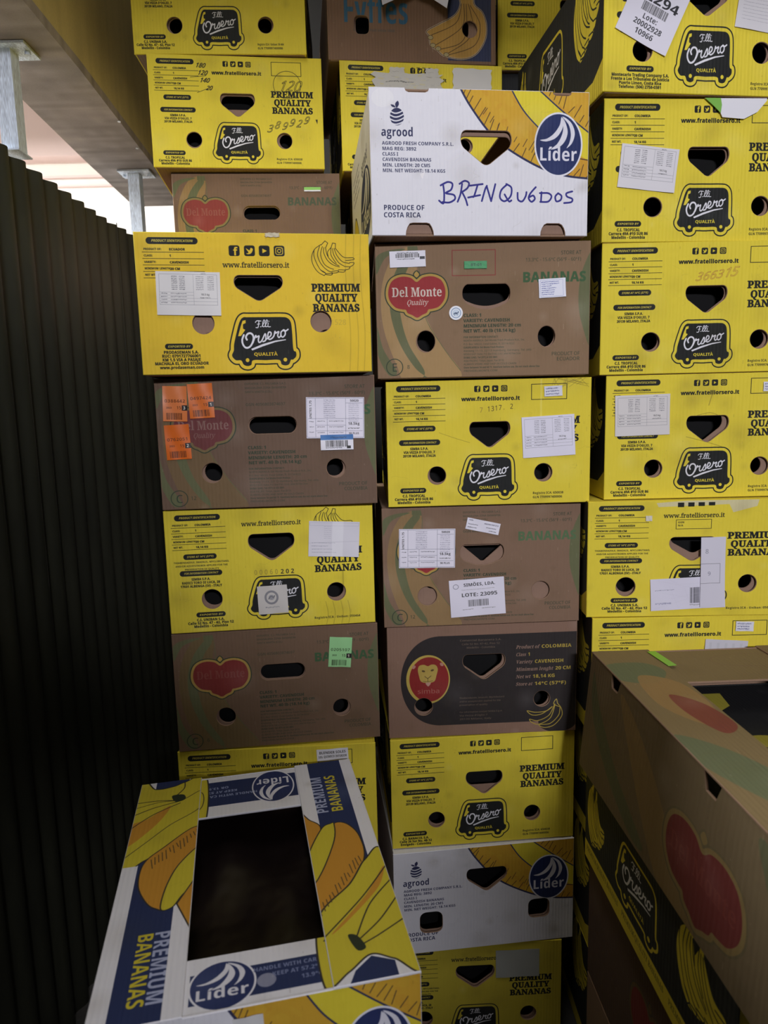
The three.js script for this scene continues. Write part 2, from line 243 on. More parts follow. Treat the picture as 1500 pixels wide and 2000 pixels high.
function simbaFace() {
  const [c, g] = canvas(FW, FH, '#8e6f5c'), Z = ([x, y]) => [(x - 62 - (y - 100) * 0.02) / 1352 * FW, (y - 103 + (x - 62) * 0.042) / 785 * FH], P = (l) => l.map(Z), D = '#2b2524', yl = '#b8a040';
  g.fillStyle = D; g.beginPath(); g.moveTo(FW, FH * 0.1); g.lineTo(FW * 0.27, FH * 0.1); g.bezierCurveTo(FW * 0.0, FH * 0.12, FW * 0.0, FH * 0.88, FW * 0.27, FH * 0.9); g.lineTo(FW, FH * 0.9); g.fill();
  oval(g, FW * 0.9, FH * 0.91, 105, 60, D);
  const [lx, ly] = Z([355, 468]); oval(g, lx, ly, 118, 138, '#c4ac50'); oval(g, lx + 5, ly, 106, 126, '#8f2320');
  within(g, lx - 60, ly - 86, 120, 118, 340, 360, () => {
    const f = '#c2a650'; curve(g, [[170, 30], [110, 5], [40, 20], [15, 90], [30, 190], [60, 290], [140, 320], [200, 320], [270, 290], [300, 190], [320, 90], [290, 20], [225, 5]], { fill: f, close: true });
    curve(g, [[130, 320], [170, 380], [210, 320]], { fill: '#c99a86', close: true }); oval(g, -45, 40, 34, 24, '#c08a78', null, 0, -0.9); oval(g, 380, 10, 34, 24, '#c08a78', null, 0, 0.9);
    oval(g, 100, 115, 26, 16, '#5e4a26', null, 0, 0.3); oval(g, 235, 105, 26, 16, '#5e4a26', null, 0, -0.3); curve(g, [[120, 205], [165, 240], [215, 200]], { stroke: '#5e4a26', lw: 10 }); poly(g, [[165, 235], [165, 300]], null, '#5e4a26', 8, false); curve(g, [[90, 290], [165, 300], [240, 285]], { stroke: '#5e4a26', lw: 7 });
  });
  T(g, 'simba', lx + 2, ly + 66, 26, { color: '#b06a5c', w: 122, weight: 'normal' });
  ['Comercial Bananera S.A.', 'Calle 52 No. 47-42, Piso 12', 'Medellin - Colombia'].forEach((s, i) => T(g, s, FW * 0.49, FH * (0.145 + i * 0.033), 10, { color: '#7d6a58', weight: 'normal', w: FW * [0.22, 0.2, 0.15][i] }));
  ['Thiabendazole, Imazalil, Myclobutanil', 'and/or azoxystrobin applied for the', 'preservation of quality', '', 'For information contact Simba S.p.A.', 'Via Vezza d’Oglio 7', '20139 Milano, Italy'].forEach((s, i) => s && T(g, s, FW * 0.375, FH * (0.66 + i * 0.032), 9, { align: 'left', color: '#7d6a58', weight: 'normal', w: FW * [0.24, 0.22, 0.15, 0, 0.23, 0.15, 0.17][i] }));
  [['Product of', 'COLOMBIA', 0.135], ['Class', '1', 0.065], ['Variety', 'CAVENDISH', 0.1], ['Minimum lenght', '20 CM', 0.21], ['Net wt', '18,14 KG', 0.09], ['Store at', '14°C (57°F)', 0.1]].forEach(([a, b, d], i) => { const y = FH * (0.222 + i * 0.0665); T(g, a, FW * 0.675, y, 19, { align: 'left', color: '#9c7d6c', font: 'serif', italic: true, w: FW * (d - 0.012) }); T(g, b, FW * (0.675 + d), y, 19, { align: 'left', color: yl, w: FW * [0.16, 0.012, 0.155, 0.085, 0.12, 0.17][i] }); });
  [[[1070, 690], [1110, 720], [1180, 710], [1250, 660], [1210, 690], [1130, 700]], [[1090, 750], [1150, 760], [1230, 720], [1270, 640], [1240, 740], [1160, 785], [1110, 775]], [[1160, 790], [1240, 780], [1300, 720], [1310, 660], [1325, 720], [1270, 790], [1200, 810]], [[1262, 640], [1280, 605], [1290, 635], [1310, 660]]].forEach((p) => curve(g, P(p), { stroke: yl, lw: 4.5, close: true }));
  wear(g, FW, FH, 1, '#b59a80'); return face(c);
}
function fyffesFace() {
  const [c, g] = canvas(FW, FH, '#7a5d47'), Z = ([x, y]) => [(x - 12) / 1435 * FW, FH + (y - 508) / 880 * FH], P = (l) => l.map(Z), N = '#2e3656', o = '#b58c42', k = '#5a4424';
  box(g, ...Z([1030, -400]), 375 / 1435 * FW, 885 / 880 * FH, N);
  T(g, 'Fyffes', ...Z([415, 110]), 150, { color: '#2c5d7c', w: 560 / 1435 * FW });
  T(g, 'All about fruit since 1888', ...Z([400, 268]), 16, { color: '#55534e', w: 250 });
  const b = P([[1120, -60], [1140, 40], [1090, 130], [960, 200], [850, 260], [870, 300], [880, 370], [940, 410], [1000, 450], [1150, 470], [1270, 430], [1350, 320], [1365, 200], [1330, 100], [1260, 40], [1240, -60]]);
  curve(g, b, { fill: o, stroke: '#c9b8a2', lw: 9, close: true }); curve(g, b, { stroke: k, lw: 4, close: true });
  [[[1150, 40], [1100, 190], [890, 290]], [[1170, 40], [1150, 220], [920, 370]], [[1190, 40], [1190, 250], [1130, 350], [960, 400]], [[1210, 40], [1250, 220], [1190, 330], [1010, 440]], [[1225, 50], [1310, 200], [1260, 360], [1040, 440]]].forEach((p) => curve(g, P(p), { stroke: k, lw: 4 }));
  [[880, 310], [900, 370], [945, 395], [1015, 440]].forEach((p) => oval(g, ...Z(p), 16, 12, '#a8996c', k, 3));
  wear(g, FW, FH, 1.2, '#b59a80'); return face(c);
}
// long side of the yellow carton: black, yellow foot band, bunches and van
function vanSide(o = {}) {
  const w = 1280, h = 632, [c, g] = canvas(w, h, '#1d1f1e');
  const foot = o.foot ?? 0.86; g.fillStyle = YEL;
  if (o.flip) { g.translate(w, 0); g.scale(-1, 1); }
  g.fillRect(0, h * foot, w, h); poly(g, [[w * 0.91, h * foot], [w * 1.01, h * 0.75], [w * 1.01, h], [w * 0.91, h]], YEL);
  bunch(g, w * 0.02, h * 0.04, w * 0.17, h * 0.72, '#1d1f1e', 16, YEL);
  bunch(g, w * 0.71, h * -0.08, w * 0.25, h * 0.7, '#1d1f1e', 16, YEL);
  van(g, w * 0.28, h * 0.12, w * 0.34, h * 0.66, YEL, '#1d1f1e', false);
  if (o.band) { for (let i = 0; i < 3; i++) T(g, 'PREMIUM QUALITY BANANAS', w * (0.17 + i * 0.33), h * (foot + 0.07), 34, { font: 'serif', w: w * 0.3, color: '#6a5f22' }); }
  wear(g, w, h, 0.6, '#8a8060');
  return std({ map: tex(c), bumpMap: fluteBump, bumpScale: BUMP, roughness: 0.8 });
}

// ---------- carton geometry ----------
const kraft = std({ color: new THREE.Color('#8f735d'), bumpMap: fluteBump, bumpScale: BUMP });
const liner = std({ color: new THREE.Color('#927664'), bumpMap: fluteBump, bumpScale: BUMP });
const yellowBoard = std({ color: new THREE.Color(YEL), bumpMap: fluteBump, bumpScale: BUMP });
const whiteBoard = std({ color: new THREE.Color(WHITE), bumpMap: fluteBump, bumpScale: BUMP });
const blackBoard = std({ color: new THREE.Color('#1d1f1e'), bumpMap: fluteBump, bumpScale: BUMP });
const TH = 0.004;
// a board of W x H in x-y, outline may carry notches, holes are Paths; groups: 0 printed faces, 1 cut edges of holes, 2 outer edge
function board(W, H, holes = [], outline, th = TH) {
  const s = new THREE.Shape();
  const b = 0.001, pts = outline ?? [[0, 0], [W, 0], [W, H], [0, H]];
  pts.forEach(([x, y], i) => (i ? s.lineTo(x, y) : s.moveTo(x, y))); s.closePath(); s.holes = holes;
  const e = new THREE.ExtrudeGeometry(s, { depth: th - 2 * b, bevelEnabled: true, bevelThickness: b, bevelSize: b, bevelOffset: -b, bevelSegments: 1, curveSegments: 14 });
  const p = e.attributes.position, uv = new Float32Array(p.count * 2), nrm = e.attributes.normal, sets = [[], [], []];
  for (let i = 0; i < p.count; i += 3) {
    const flat = Math.abs(nrm.getZ(i)) > 0.95 && Math.abs(nrm.getZ(i + 1)) > 0.95;
    let out = true; for (let k = 0; k < 3; k++) { const x = p.getX(i + k), y = p.getY(i + k); if (!(x < 0.0025 || x > W - 0.0025 || y < 0.0025 || y > H - 0.0025)) out = false; }
    sets[flat ? (nrm.getZ(i) > 0 ? 0 : 1) : out ? 2 : 1].push(i);
  }
  const g = new THREE.BufferGeometry(), P = [], N = [], U = []; let start = 0;
  sets.forEach((l, k) => { l.forEach((i) => { for (let j = 0; j < 3; j++) { P.push(p.getX(i + j), p.getY(i + j), p.getZ(i + j)); N.push(nrm.getX(i + j), nrm.getY(i + j), nrm.getZ(i + j)); U.push(p.getX(i + j) / W, p.getY(i + j) / H); } }); g.addGroup(start, l.length * 3, k); start += l.length * 3; });
  g.setAttribute('position', new THREE.Float32BufferAttribute(P, 3)); g.setAttribute('normal', new THREE.Float32BufferAttribute(N, 3)); g.setAttribute('uv', new THREE.Float32BufferAttribute(U, 2));
  return g;
}
const circle = (x, y, r, ry = r) => { const p = new THREE.Path(); p.absellipse(x, y, r, ry, 0, Math.PI * 2, true); return p; };
function hole(kind, W, H, u0, u1, v0, v1) {
  const x0 = u0 * W, x1 = u1 * W, y0 = H * (1 - v0), y1 = H * (1 - v1), p = new THREE.Path(), w = x1 - x0, h = y0 - y1, c = (x0 + x1) / 2;
  if (kind === 'heart') { p.moveTo(x0 + w * 0.12, y0); p.lineTo(x1 - w * 0.12, y0); p.quadraticCurveTo(x1, y0, x1, y0 - h * 0.26); p.quadraticCurveTo(x1 - w * 0.01, y0 - h * 0.45, x1 - w * 0.1, y0 - h * 0.54); p.lineTo(c + w * 0.1, y1 + h * 0.1); p.quadraticCurveTo(c, y1 - h * 0.03, c - w * 0.1, y1 + h * 0.1); p.lineTo(x0 + w * 0.1, y0 - h * 0.54); p.quadraticCurveTo(x0 + w * 0.01, y0 - h * 0.45, x0, y0 - h * 0.26); p.quadraticCurveTo(x0, y0, x0 + w * 0.12, y0); }
  if (kind === 'slot') { const r = h / 2; p.moveTo(x0 + r, y0); p.lineTo(x1 - r, y0); p.absarc(x1 - r, y0 - r, r, Math.PI / 2, -Math.PI / 2, true); p.lineTo(x0 + r, y1); p.absarc(x0 + r, y0 - r, r, -Math.PI / 2, -Math.PI * 1.5, true); }
  if (kind === 'boat') { p.moveTo(x0 + w * 0.1, y0); p.lineTo(x1 - w * 0.1, y0); p.quadraticCurveTo(x1 + w * 0.01, y0 - h * 0.1, x1, y0 - h * 0.4); p.quadraticCurveTo(x1 - w * 0.02, y0 - h * 0.7, x1 - w * 0.15, y0 - h * 0.78); p.quadraticCurveTo(c, y1 - h * 0.12, x0 + w * 0.15, y0 - h * 0.78); p.quadraticCurveTo(x0 + w * 0.02, y0 - h * 0.7, x0, y0 - h * 0.4); p.quadraticCurveTo(x0 - w * 0.01, y0 - h * 0.1, x0 + w * 0.1, y0); }
  if (kind === 'vee') { p.moveTo(x0, y0); p.lineTo(x1, y0); p.lineTo(c + w * 0.04, y1); p.lineTo(c - w * 0.04, y1); p.lineTo(x0, y0); }
  if (kind === 'block') { const r = h * 0.34; p.moveTo(x0 + r, y0); p.lineTo(x1 - r, y0); p.quadraticCurveTo(x1, y0, x1, y0 - r); p.lineTo(x1, y1 + r); p.quadraticCurveTo(x1, y1, x1 - r, y1); p.lineTo(x0 + r, y1); p.quadraticCurveTo(x0, y1, x0, y1 + r); p.lineTo(x0, y0 - r); p.quadraticCurveTo(x0, y0, x0 + r, y0); }
  return p;
}
const CUT = {   // cut-outs by carton kind: handle [kind, u0, u1, v0, v1], vents [u, v, r/W]
  van: { handle: ['heart', 0.405, 0.602, 0.333, 0.54], vents: [[0.242, 0.752, 0.0435], [0.768, 0.748, 0.0435]] },
  big: { handle: ['heart', 0.408, 0.615, 0.298, 0.48], vents: [[0.268, 0.635, 0.045], [0.778, 0.628, 0.045]] },
  serif: { handle: ['heart', 0.392, 0.612, 0.215, 0.435], vents: [[0.205, 0.728, 0.0475], [0.81, 0.72, 0.045]] },
  monte: { handle: ['slot', 0.413, 0.635, 0.3, 0.43], vents: [[0.237, 0.722, 0.046], [0.81, 0.712, 0.044]] },
};
function spec(kind, W, H, over = {}) { const c = { ...CUT[kind], ...over }; const [k, ...q] = c.handle; return [hole(k, W, H, ...q), ...c.vents.map(([u, v, r, ry]) => (ry ? circle(u * W, (1 - v) * H, r * W, ry * H) : circle(u * W, (1 - v) * H, r * W)))]; }
const contentsMat = std({ color: 0x050505, roughness: 0.95 });
const contentsCache = {};
function contentsShape(w, h, d) {
  const key = [w, h, d].map((q) => q.toFixed(3)).join();
  return contentsCache[key] ??= (() => { const g = new THREE.BoxGeometry(w, h, d, 8, 6, 8), p = g.attributes.position; for (let i = 0; i < p.count; i++) { const x = p.getX(i) / w * 2, y = p.getY(i) / h * 2, z = p.getZ(i) / d * 2, k = (a, b) => 1 - 0.09 * Math.max(a * a, b * b); p.setXYZ(i, p.getX(i) * k(y, z), p.getY(i) * k(x, z), p.getZ(i) * k(x, y) + 0.006 * Math.sin(x * 5 + y * 7)); } g.computeVertexNormals(); return g; })();
}
/* one carton: origin at the middle of its base; front towards +z.
   m: {front, left, right, back, top}; cut: holes of the front; inner: holes of the liner behind it */
function carton(label, b, m, o = {}) {
  const [x, y, z, yaw, W, H, D] = b, a = THREE.MathUtils.degToRad(yaw);
  const t = thing(o.name ?? 'banana_box', label, 'box', [x - Math.sin(a) * D / 2, EYE + y, -z - Math.cos(a) * D / 2], a, o.group ?? m.group);
  const edge = m.edge ?? kraft;
  const front = mesh('front_panel', board(W, H, o.cut?.(W, H), o.outline?.(W, H)), [m.front, kraft, edge], t); front.position.set(-W / 2, 0, D / 2 - TH);
  if (o.inner) { const i = mesh('inner_panel', board(W - 0.012, H - 0.008, o.inner(W - 0.012, H - 0.008)), [liner, liner, liner], t); i.position.set(-W / 2 + 0.006, 0.004, D / 2 - 2 * TH - (o.innerGap ?? 0.004)); }
  const sg = board(D - TH, H, o.sideHoles?.(D - TH, H), o.sideOutline?.(D - TH, H));
  const l = mesh('side_panel', sg, [m.left ?? m.side, kraft, edge], t); l.rotation.y = -Math.PI / 2; l.position.set(-W / 2 + TH, 0, -D / 2);
  const r = mesh('side_panel', sg, [m.right ?? m.side, kraft, edge], t); r.rotation.y = Math.PI / 2; r.position.set(W / 2 - TH, 0, D / 2 - TH);
  if (!o.noBack) { const k = mesh('back_panel', board(W - 2 * TH, H), [m.back ?? m.side, kraft, edge], t); k.rotation.y = Math.PI; k.position.set(W / 2 - TH, 0, -D / 2 + TH); }
  const IW = W - 2 * TH, ID = D - TH - (o.noBack ? 0 : TH);
  const lid = (name, yy, hx, hz, mm) => { const hl = new THREE.Path(); hl.moveTo(hx, hz); hl.lineTo(hx, ID - hz); hl.lineTo(IW - hx, ID - hz); hl.lineTo(IW - hx, hz); hl.closePath(); const q = mesh(name, board(IW, ID, [hl]), [mm, kraft, kraft], t); q.rotation.x = -Math.PI / 2; q.position.set(-IW / 2, yy, D / 2 - TH); return q; };
  if (o.fullTop) { const q = mesh('top_panel', board(IW, ID), [m.top, kraft, kraft], t); q.rotation.x = -Math.PI / 2; q.position.set(-IW / 2, H - TH, D / 2 - TH); }
  else if (!o.noTop) lid('top_panel', H - TH, IW * 0.27, ID * 0.2, m.top ?? kraft);
  if (!o.noBottom) { const q = mesh('bottom_panel', board(IW, ID), [kraft, kraft, kraft], t); q.rotation.x = -Math.PI / 2; q.position.set(-IW / 2, 0, D / 2 - TH); }
  if (o.cut && !o.noBack && !o.noTop) mesh('dark_contents', contentsShape(W - 0.03, H - 0.022, D - 0.07), contentsMat, t).position.set(0, H / 2, -0.012);   // unseen dark contents, placed to keep the cut-outs black
  t.dims = { W, H, D };
  return t;
}
// paper stuck to a carton front: thin sheet with its own print, lifted corners when curl > 0
function sticker(t, name, u, v, w, h, rot, draw, o = {}) {
  const { W, H, D } = t.dims, pw = w * W, ph = h * H, cw = o.px ?? 384, ch = Math.round(cw * ph / pw);
  const [c, g] = canvas(cw, Math.max(24, ch), o.bg ?? '#e9e8f0'); draw?.(g, cw, ch);
  const geo = new THREE.BoxGeometry(pw, ph, 0.0005, 10, 6, 1), p = geo.attributes.position;
  for (let i = 0; i < p.count; i++) { const a = p.getX(i) / pw, b = p.getY(i) / ph; p.setZ(i, p.getZ(i) + (o.curl ?? 0) * Math.pow(Math.max(0, Math.abs(a) * 1.4 + (o.curlDown ?? -0.2) * b - 0.45), 2) + 0.0005 * (1 + Math.sin(a * 9 + b * 5))); if (o.rag) { p.setX(i, p.getX(i) + Math.sin(b * 23 + u * 50) * o.rag * pw); p.setY(i, p.getY(i) + Math.sin(a * 17 + v * 40) * o.rag * ph); } }
  geo.computeVertexNormals();
  const m = mesh(name, geo, std({ map: tex(c), roughness: o.rough ?? 0.55 }), t);
  m.position.set((u + w / 2 - 0.5) * W, H * (1 - v - h / 2), D / 2 + 0.0007 + (o.lift ?? 0)); m.rotation.z = THREE.MathUtils.degToRad(rot);
  if (o.label) m.userData.label = o.label; return m;
}
function bars(g, x, y, w, h, col = '#222') { g.fillStyle = col; let p = x; while (p < x + w) { const b = 1 + Math.floor(rnd() * 4); g.fillRect(p, y, Math.min(b, x + w - p), h); p += b + 1 + Math.floor(rnd() * 4); } }
const scrib = (g, x, y, w, h, col = '#55555c') => { g.fillStyle = col; for (let p = x; p < x + w;) { const b = 3 + rnd() * 7; g.globalAlpha = 0.5 + rnd() * 0.4; g.fillRect(p, y + rnd() * h * 0.3, Math.min(b, x + w - p), h * (0.5 + rnd() * 0.4)); p += b + 1.5; } g.globalAlpha = 1; };
function delivery(g, w, h) {   // delivery label: two columns of figures and a ruled foot
  const k = '#777780'; box(g, w * 0.05, h * 0.06, w * 0.9, h * 0.7, null, k, 1.5); poly(g, [[w * 0.58, h * 0.06], [w * 0.58, h * 0.76]], null, k, 1.2, false);
  for (let i = 0; i < 8; i++) { const y = h * (0.1 + i * 0.042); scrib(g, w * 0.24, y, w * 0.09, 6); scrib(g, w * 0.36, y, w * 0.09, 6); scrib(g, w * 0.62, y, w * 0.12, 5); scrib(g, w * 0.8, y, w * 0.1, 5); }
  [0.47, 0.54, 0.61, 0.68].forEach((v) => { poly(g, [[w * 0.05, h * v], [w * (v > 0.6 ? 0.95 : 0.58), h * v]], null, k, 1.2, false); scrib(g, w * 0.07, h * (v + 0.02), w * 0.1, 6); scrib(g, w * 0.22, h * (v + 0.02), w * 0.25, 6); });
  T(g, '18.5 kg', w * 0.76, h * 0.52, 11, { color: '#555' }); scrib(g, w * 0.68, h * 0.58, w * 0.16, 6, '#444'); scrib(g, w * 0.7, h * 0.03, w * 0.08, 5);
}
function tableLabel(kg = '18.5kg') { return (g, w, h) => {
  const k = '#55586e'; box(g, 5, 6, w - 10, h - 12, null, k, 2); const L = (a, b, c2, d) => poly(g, [[w * a, h * b], [w * c2, h * d]], null, k, 1.5, false);
  L(0.16, 0.03, 0.16, 0.52); L(0.68, 0.03, 0.68, 0.97); L(0.03, 0.52, 0.97, 0.52); L(0.16, 0.52, 0.16, 0.97); L(0.36, 0.52, 0.36, 0.97); L(0.16, 0.68, 0.68, 0.68); L(0.16, 0.82, 0.97, 0.82); L(0.68, 0.14, 0.97, 0.14);
  for (let i = 0; i < 10; i++) { const y = h * (0.06 + i * 0.046); scrib(g, w * 0.3, y, w * 0.2, 5, '#6a6a80'); scrib(g, w * 0.73, y + h * 0.1, w * 0.18, 4, '#6a6a80'); }
  T(g, '50020', w * 0.83, h * 0.085, 15, { color: '#333' }); T(g, kg, w * 0.82, h * 0.64, 18, { color: '#333' }); scrib(g, w * 0.72, h * 0.74, w * 0.2, 8, '#444'); T(g, '98 PLUS', w * 0.82, h * 0.88, 13, { color: '#333' });
  T(g, 'UNITES 1.75', w * 0.095, h * 0.27, 15, { color: '#444', rot: -Math.PI / 2 }); for (let i = 0; i < 3; i++) { scrib(g, w * 0.19, h * (0.57 + i * 0.14), w * 0.13, 6); scrib(g, w * 0.39, h * (0.57 + i * 0.14), w * 0.25, 6); scrib(g, w * 0.05, h * (0.58 + i * 0.13), w * 0.08, 6); }
}; }
const smallPrint = (g, w, h) => { for (let i = 0; i < 3; i++) scrib(g, w * 0.08, h * (0.15 + i * 0.27), w * (0.8 - rnd() * 0.15), h * 0.16, '#66688a'); };
function auction(num, k, bg) { return (g, w, h) => {   // bright lot sticker: number, small black square, bar code
  const ink = '#5a2a10'; T(g, num, w * 0.5, h * 0.42, h * 0.085, { font: 'monospace', color: bg ? '#2c3d22' : ink, w: w * 0.86 }); T(g, '15', w * 0.66, h * 0.61, h * 0.08, { font: 'monospace', color: bg ? '#2c3d22' : ink });
  box(g, w * 0.78, h * 0.54, w * 0.22, h * 0.15, '#201a1a'); T(g, k, w * 0.88, h * 0.615, h * 0.09, { color: '#e8e0d0' }); bars(g, w * 0.14, h * 0.76, w * 0.66, h * 0.19, bg ? '#2c3d22' : '#4a2410'); T(g, '2023', w * 0.25, h * 0.61, h * 0.05, { color: bg ? '#2c3d22' : ink });
}; }

// ---------- the room ----------
const plaster = std({ color: new THREE.Color('#55514c'), roughness: 0.95 });
const cream = std({ color: new THREE.Color('#f0e9e2'), roughness: 0.95 });
const pinkish = std({ color: new THREE.Color('#e6cfca'), roughness: 0.95 });
const concreteTex = dataTex(512, 512, (x, y) => { const u = x / 512, v = y / 512, k = 34 + 26 * n1(u, v) + 16 * n2(u, v) + 8 * rnd(); return [k, k * 0.97, k * 0.93]; });
concreteTex.colorSpace = THREE.SRGBColorSpace; concreteTex.repeat.set(4, 4);
const concrete = std({ map: concreteTex, roughness: 0.9 });
struct('floor', block(7.2, 0.1, 8.8, -1.4, -0.05, -1.65), concrete);
struct('ceiling', block(7.2, 0.1, 8.6, -1.4, 4.05, -1.65), plaster);
struct('wall_right', block(0.1, 4, 8.8, 1.65 + 0.55, 2, -1.65), plaster);
struct('wall_back', block(7.2, 4, 0.1, -1.4, 2, 2.7 + 0.05), plaster);
struct('wall_left', block(0.1, 4, 8.8, -5.05, 2, -1.65), cream);
struct('wall_front', block(7.2, 4, 0.1, -1.4, 2, -6.05), cream);
struct('trim_1', block(4.3, 0.75, 0.16, -2.9, EYE + 2.02 + 0.37, -5.92), pinkish);
struct('trim_2', block(4.3, 0.018, 0.03, -2.9, EYE + 1.90, -5.98), pinkish);
struct('trim_3', block(4.3, 0.012, 0.03, -2.9, EYE + 1.83, -5.98), pinkish);
// unseen wall and lintel behind the photographer, shaped to shade stacks top and bottom
{
  const s = new THREE.Shape(); [[-5, -EYE], [-5, 0.68], [0.1, 0.68], [0.19, 0.44], [0.37, 0.37], [0.43, 0.28], [0.5, 0.268], [0.6, 0.265], [2.15, 0.265], [2.15, -EYE]].forEach(([x, y], i) => (i ? s.lineTo(x, y) : s.moveTo(x, y)));
  const gap = new THREE.Path(); [[0.17, 0.06], [0.36, 0.06], [0.345, 0.32], [0.17, 0.345]].forEach(([x, y], i) => (i ? gap.lineTo(x, y) : gap.moveTo(x, y))); gap.closePath(); s.holes = [gap];  // slot placed so the unseen lamp reaches the open white box
  struct('wall_unseen_blocker', mergeGeometries([new THREE.ExtrudeGeometry(s, { depth: 0.1, bevelEnabled: false }).translate(0, EYE, 0.9), block(7.15, 4 - EYE - 0.893, 0.1, -1.425, (4 + EYE + 0.893) / 2, 0.95).toNonIndexed()]), plaster);
}
struct('wall_store', block(3.3, 4, 0.08, 0.95, 2, -3.4), std({ color: new THREE.Color('#211f1c'), roughness: 0.95 }));  // near-black colour stands in for shade in the gaps between stacks

// partition of upright corrugated sheets, standing on the floor
const PX = -0.77, PTOP = EYE + 0.552, PIT = 0.076;
{
  const sheetTex = dataTex(256, 256, (x, y) => { const u = x / 256, v = y / 256, k = 0.8 + 0.25 * n1(u, v) + 0.12 * n2(u, v); return [47 * k, 48 * k, 37 * k]; });
  sheetTex.colorSpace = THREE.SRGBColorSpace;
  const mat = std({ map: sheetTex, roughness: 0.6, metalness: 0.1 });
  const wall = new THREE.Group(); wall.name = 'wall_partition'; wall.userData.kind = 'structure'; scene.add(wall);
  for (let k = 0; k < 9; k++) {
    const z0 = -0.89 + k * 8 * PIT, n = 8 * 10 + 3, top = PTOP + [0.002, -0.003, 0.001, 0.002, -0.003, 0.003, 0, -0.004, 0.002][k], P = [], U = [], I = [];
    const off = [0, 1], x = (i, s) => PX + 0.009 * Math.cos(2 * Math.PI * i / 10) + s * 0.0012 + (k % 2) * 0.0014;
    for (const s of off) for (let i = 0; i < n; i++) for (const y of [0, top]) { P.push(x(i, s ? 1 : -1), y, -(z0 + i * PIT / 10)); U.push(i / 40, y / 1.2); }
    const id = (s, i, t) => (s * n + i) * 2 + t;
    for (let i = 0; i < n - 1; i++) { I.push(id(1, i, 0), id(1, i, 1), id(1, i + 1, 1), id(1, i, 0), id(1, i + 1, 1), id(1, i + 1, 0)); I.push(id(0, i, 0), id(0, i + 1, 1), id(0, i, 1), id(0, i, 0), id(0, i + 1, 0), id(0, i + 1, 1)); I.push(id(0, i, 1), id(0, i + 1, 1), id(1, i + 1, 1), id(0, i, 1), id(1, i + 1, 1), id(1, i, 1)); }
    for (const i of [0, n - 1]) I.push(id(0, i, 0), id(0, i, 1), id(1, i, 1), id(0, i, 0), id(1, i, 1), id(1, i, 0));
    const g = new THREE.BufferGeometry(); g.setAttribute('position', new THREE.Float32BufferAttribute(P, 3)); g.setAttribute('uv', new THREE.Float32BufferAttribute(U, 2)); g.setIndex(I); g.computeVertexNormals();
    mesh('corrugated_sheet', g, mat, wall);
  }
}
// boxed-in timber beam over the partition: broad grey underside, olive side board
{
  const grain = (r, gg, b, q = 1) => { const t = dataTex(512, 512, (x, y) => { const u = x / 512, v = y / 512, k = 0.98 + q * (0.22 * n3(v * 0.3, u) + 0.2 * n1(u, v) + 0.1 * n2(u, v) - 0.26) + (rnd() - 0.5) * 0.05; return [Math.min(255, r * k), Math.min(255, gg * k), Math.min(255, b * k)]; }); t.colorSpace = THREE.SRGBColorSpace; return t; };
  const under = std({ map: grain(150, 138, 130), roughness: 0.85 }), side = std({ map: grain(190, 170, 112, 0.3), roughness: 0.75 });
  const t = thing('timber_beam', 'boxed timber beam with grey plywood underside running above the corrugated partition', 'beam', [0, EYE + 0.765, -0.9]);
  const plank = (p, y0, y1) => { const g = new THREE.ExtrudeGeometry(new THREE.Shape(p.map(([x, z]) => new THREE.Vector2(x, z))), { depth: y1 - y0, bevelEnabled: false }); g.rotateX(-Math.PI / 2); g.translate(0, y0, 0.9); const u = g.attributes.uv, q = g.attributes.position; for (let i = 0; i < u.count; i++) u.setXY(i, q.getX(i) + q.getY(i) * 0.7, q.getZ(i)); return g; };
  mesh('underside_board', plank([[-0.8, -0.88], [-0.57, -0.88], [-0.655, 1.7], [-0.69, 2.3], [-0.735, 2.75], [-0.9, 2.75], [-0.88, 2.27], [-0.855, 1.83]], 0, 0.022), under, t);
  mesh('side_board', plank([[-0.588, -0.88], [-0.572, -0.88], [-0.657, 1.7], [-0.69, 2.3], [-0.72, 2.75], [-0.736, 2.75], [-0.706, 2.3], [-0.673, 1.7]], 0.0225, 1.3), side, t);
  mesh('side_board', plank([[-0.8, -0.88], [-0.785, -0.88], [-0.84, 1.83], [-0.865, 2.27], [-0.885, 2.75], [-0.9, 2.75], [-0.88, 2.27], [-0.855, 1.83]], 0.0225, 1.3), side, t);
  const sc = new THREE.CylinderGeometry(0.004, 0.004, 0.002, 10);
  for (const [x, z] of [[-0.672, 1.98], [-0.69, 2.17]]) mesh('screw', sc.clone().translate(x, -0.001, 0.9 - z), std({ color: 0xd8d8d8, roughness: 0.4, metalness: 0.3 }), t);
}
{
  const zinc = dataTex(128, 128, (x, y) => { const k = 150 + 50 * n2(x / 128, y / 128) + 20 * n1(x / 128, y / 128); return [k * 1.1, k * 1.16, k * 1.23].map((q) => Math.min(255, q)); }); zinc.colorSpace = THREE.SRGBColorSpace;
  const m = std({ map: zinc, roughness: 0.55 });
  [[1.6, 'nearer galvanised square post between the partition top and the timber beam'], [2.38, 'farther galvanised square post beside the yellow carton at the left']].forEach(([z, l]) => {
    const y0 = PTOP + 0.004, h = EYE + 0.764 - y0, t = thing('support_post', l, 'post', [PX, y0, -z], 0, 'posts standing on the partition');
    mesh('post_tube', block(0.036, h - 0.008, 0.036, 0, (h - 0.008) / 2 + 0.003, 0), m, t);
    mesh('top_plate', block(0.1, 0.005, 0.075, 0.006, h - 0.003, 0), m, t); mesh('base_plate', block(0.045, 0.003, 0.06, 0, 0.0015, 0), m, t);
    for (const s of [-1, 1]) mesh('bolt', new THREE.CylinderGeometry(0.006, 0.006, 0.006, 6).translate(0.006 + s * 0.04, h - 0.009, 0), m, t);
  });
}
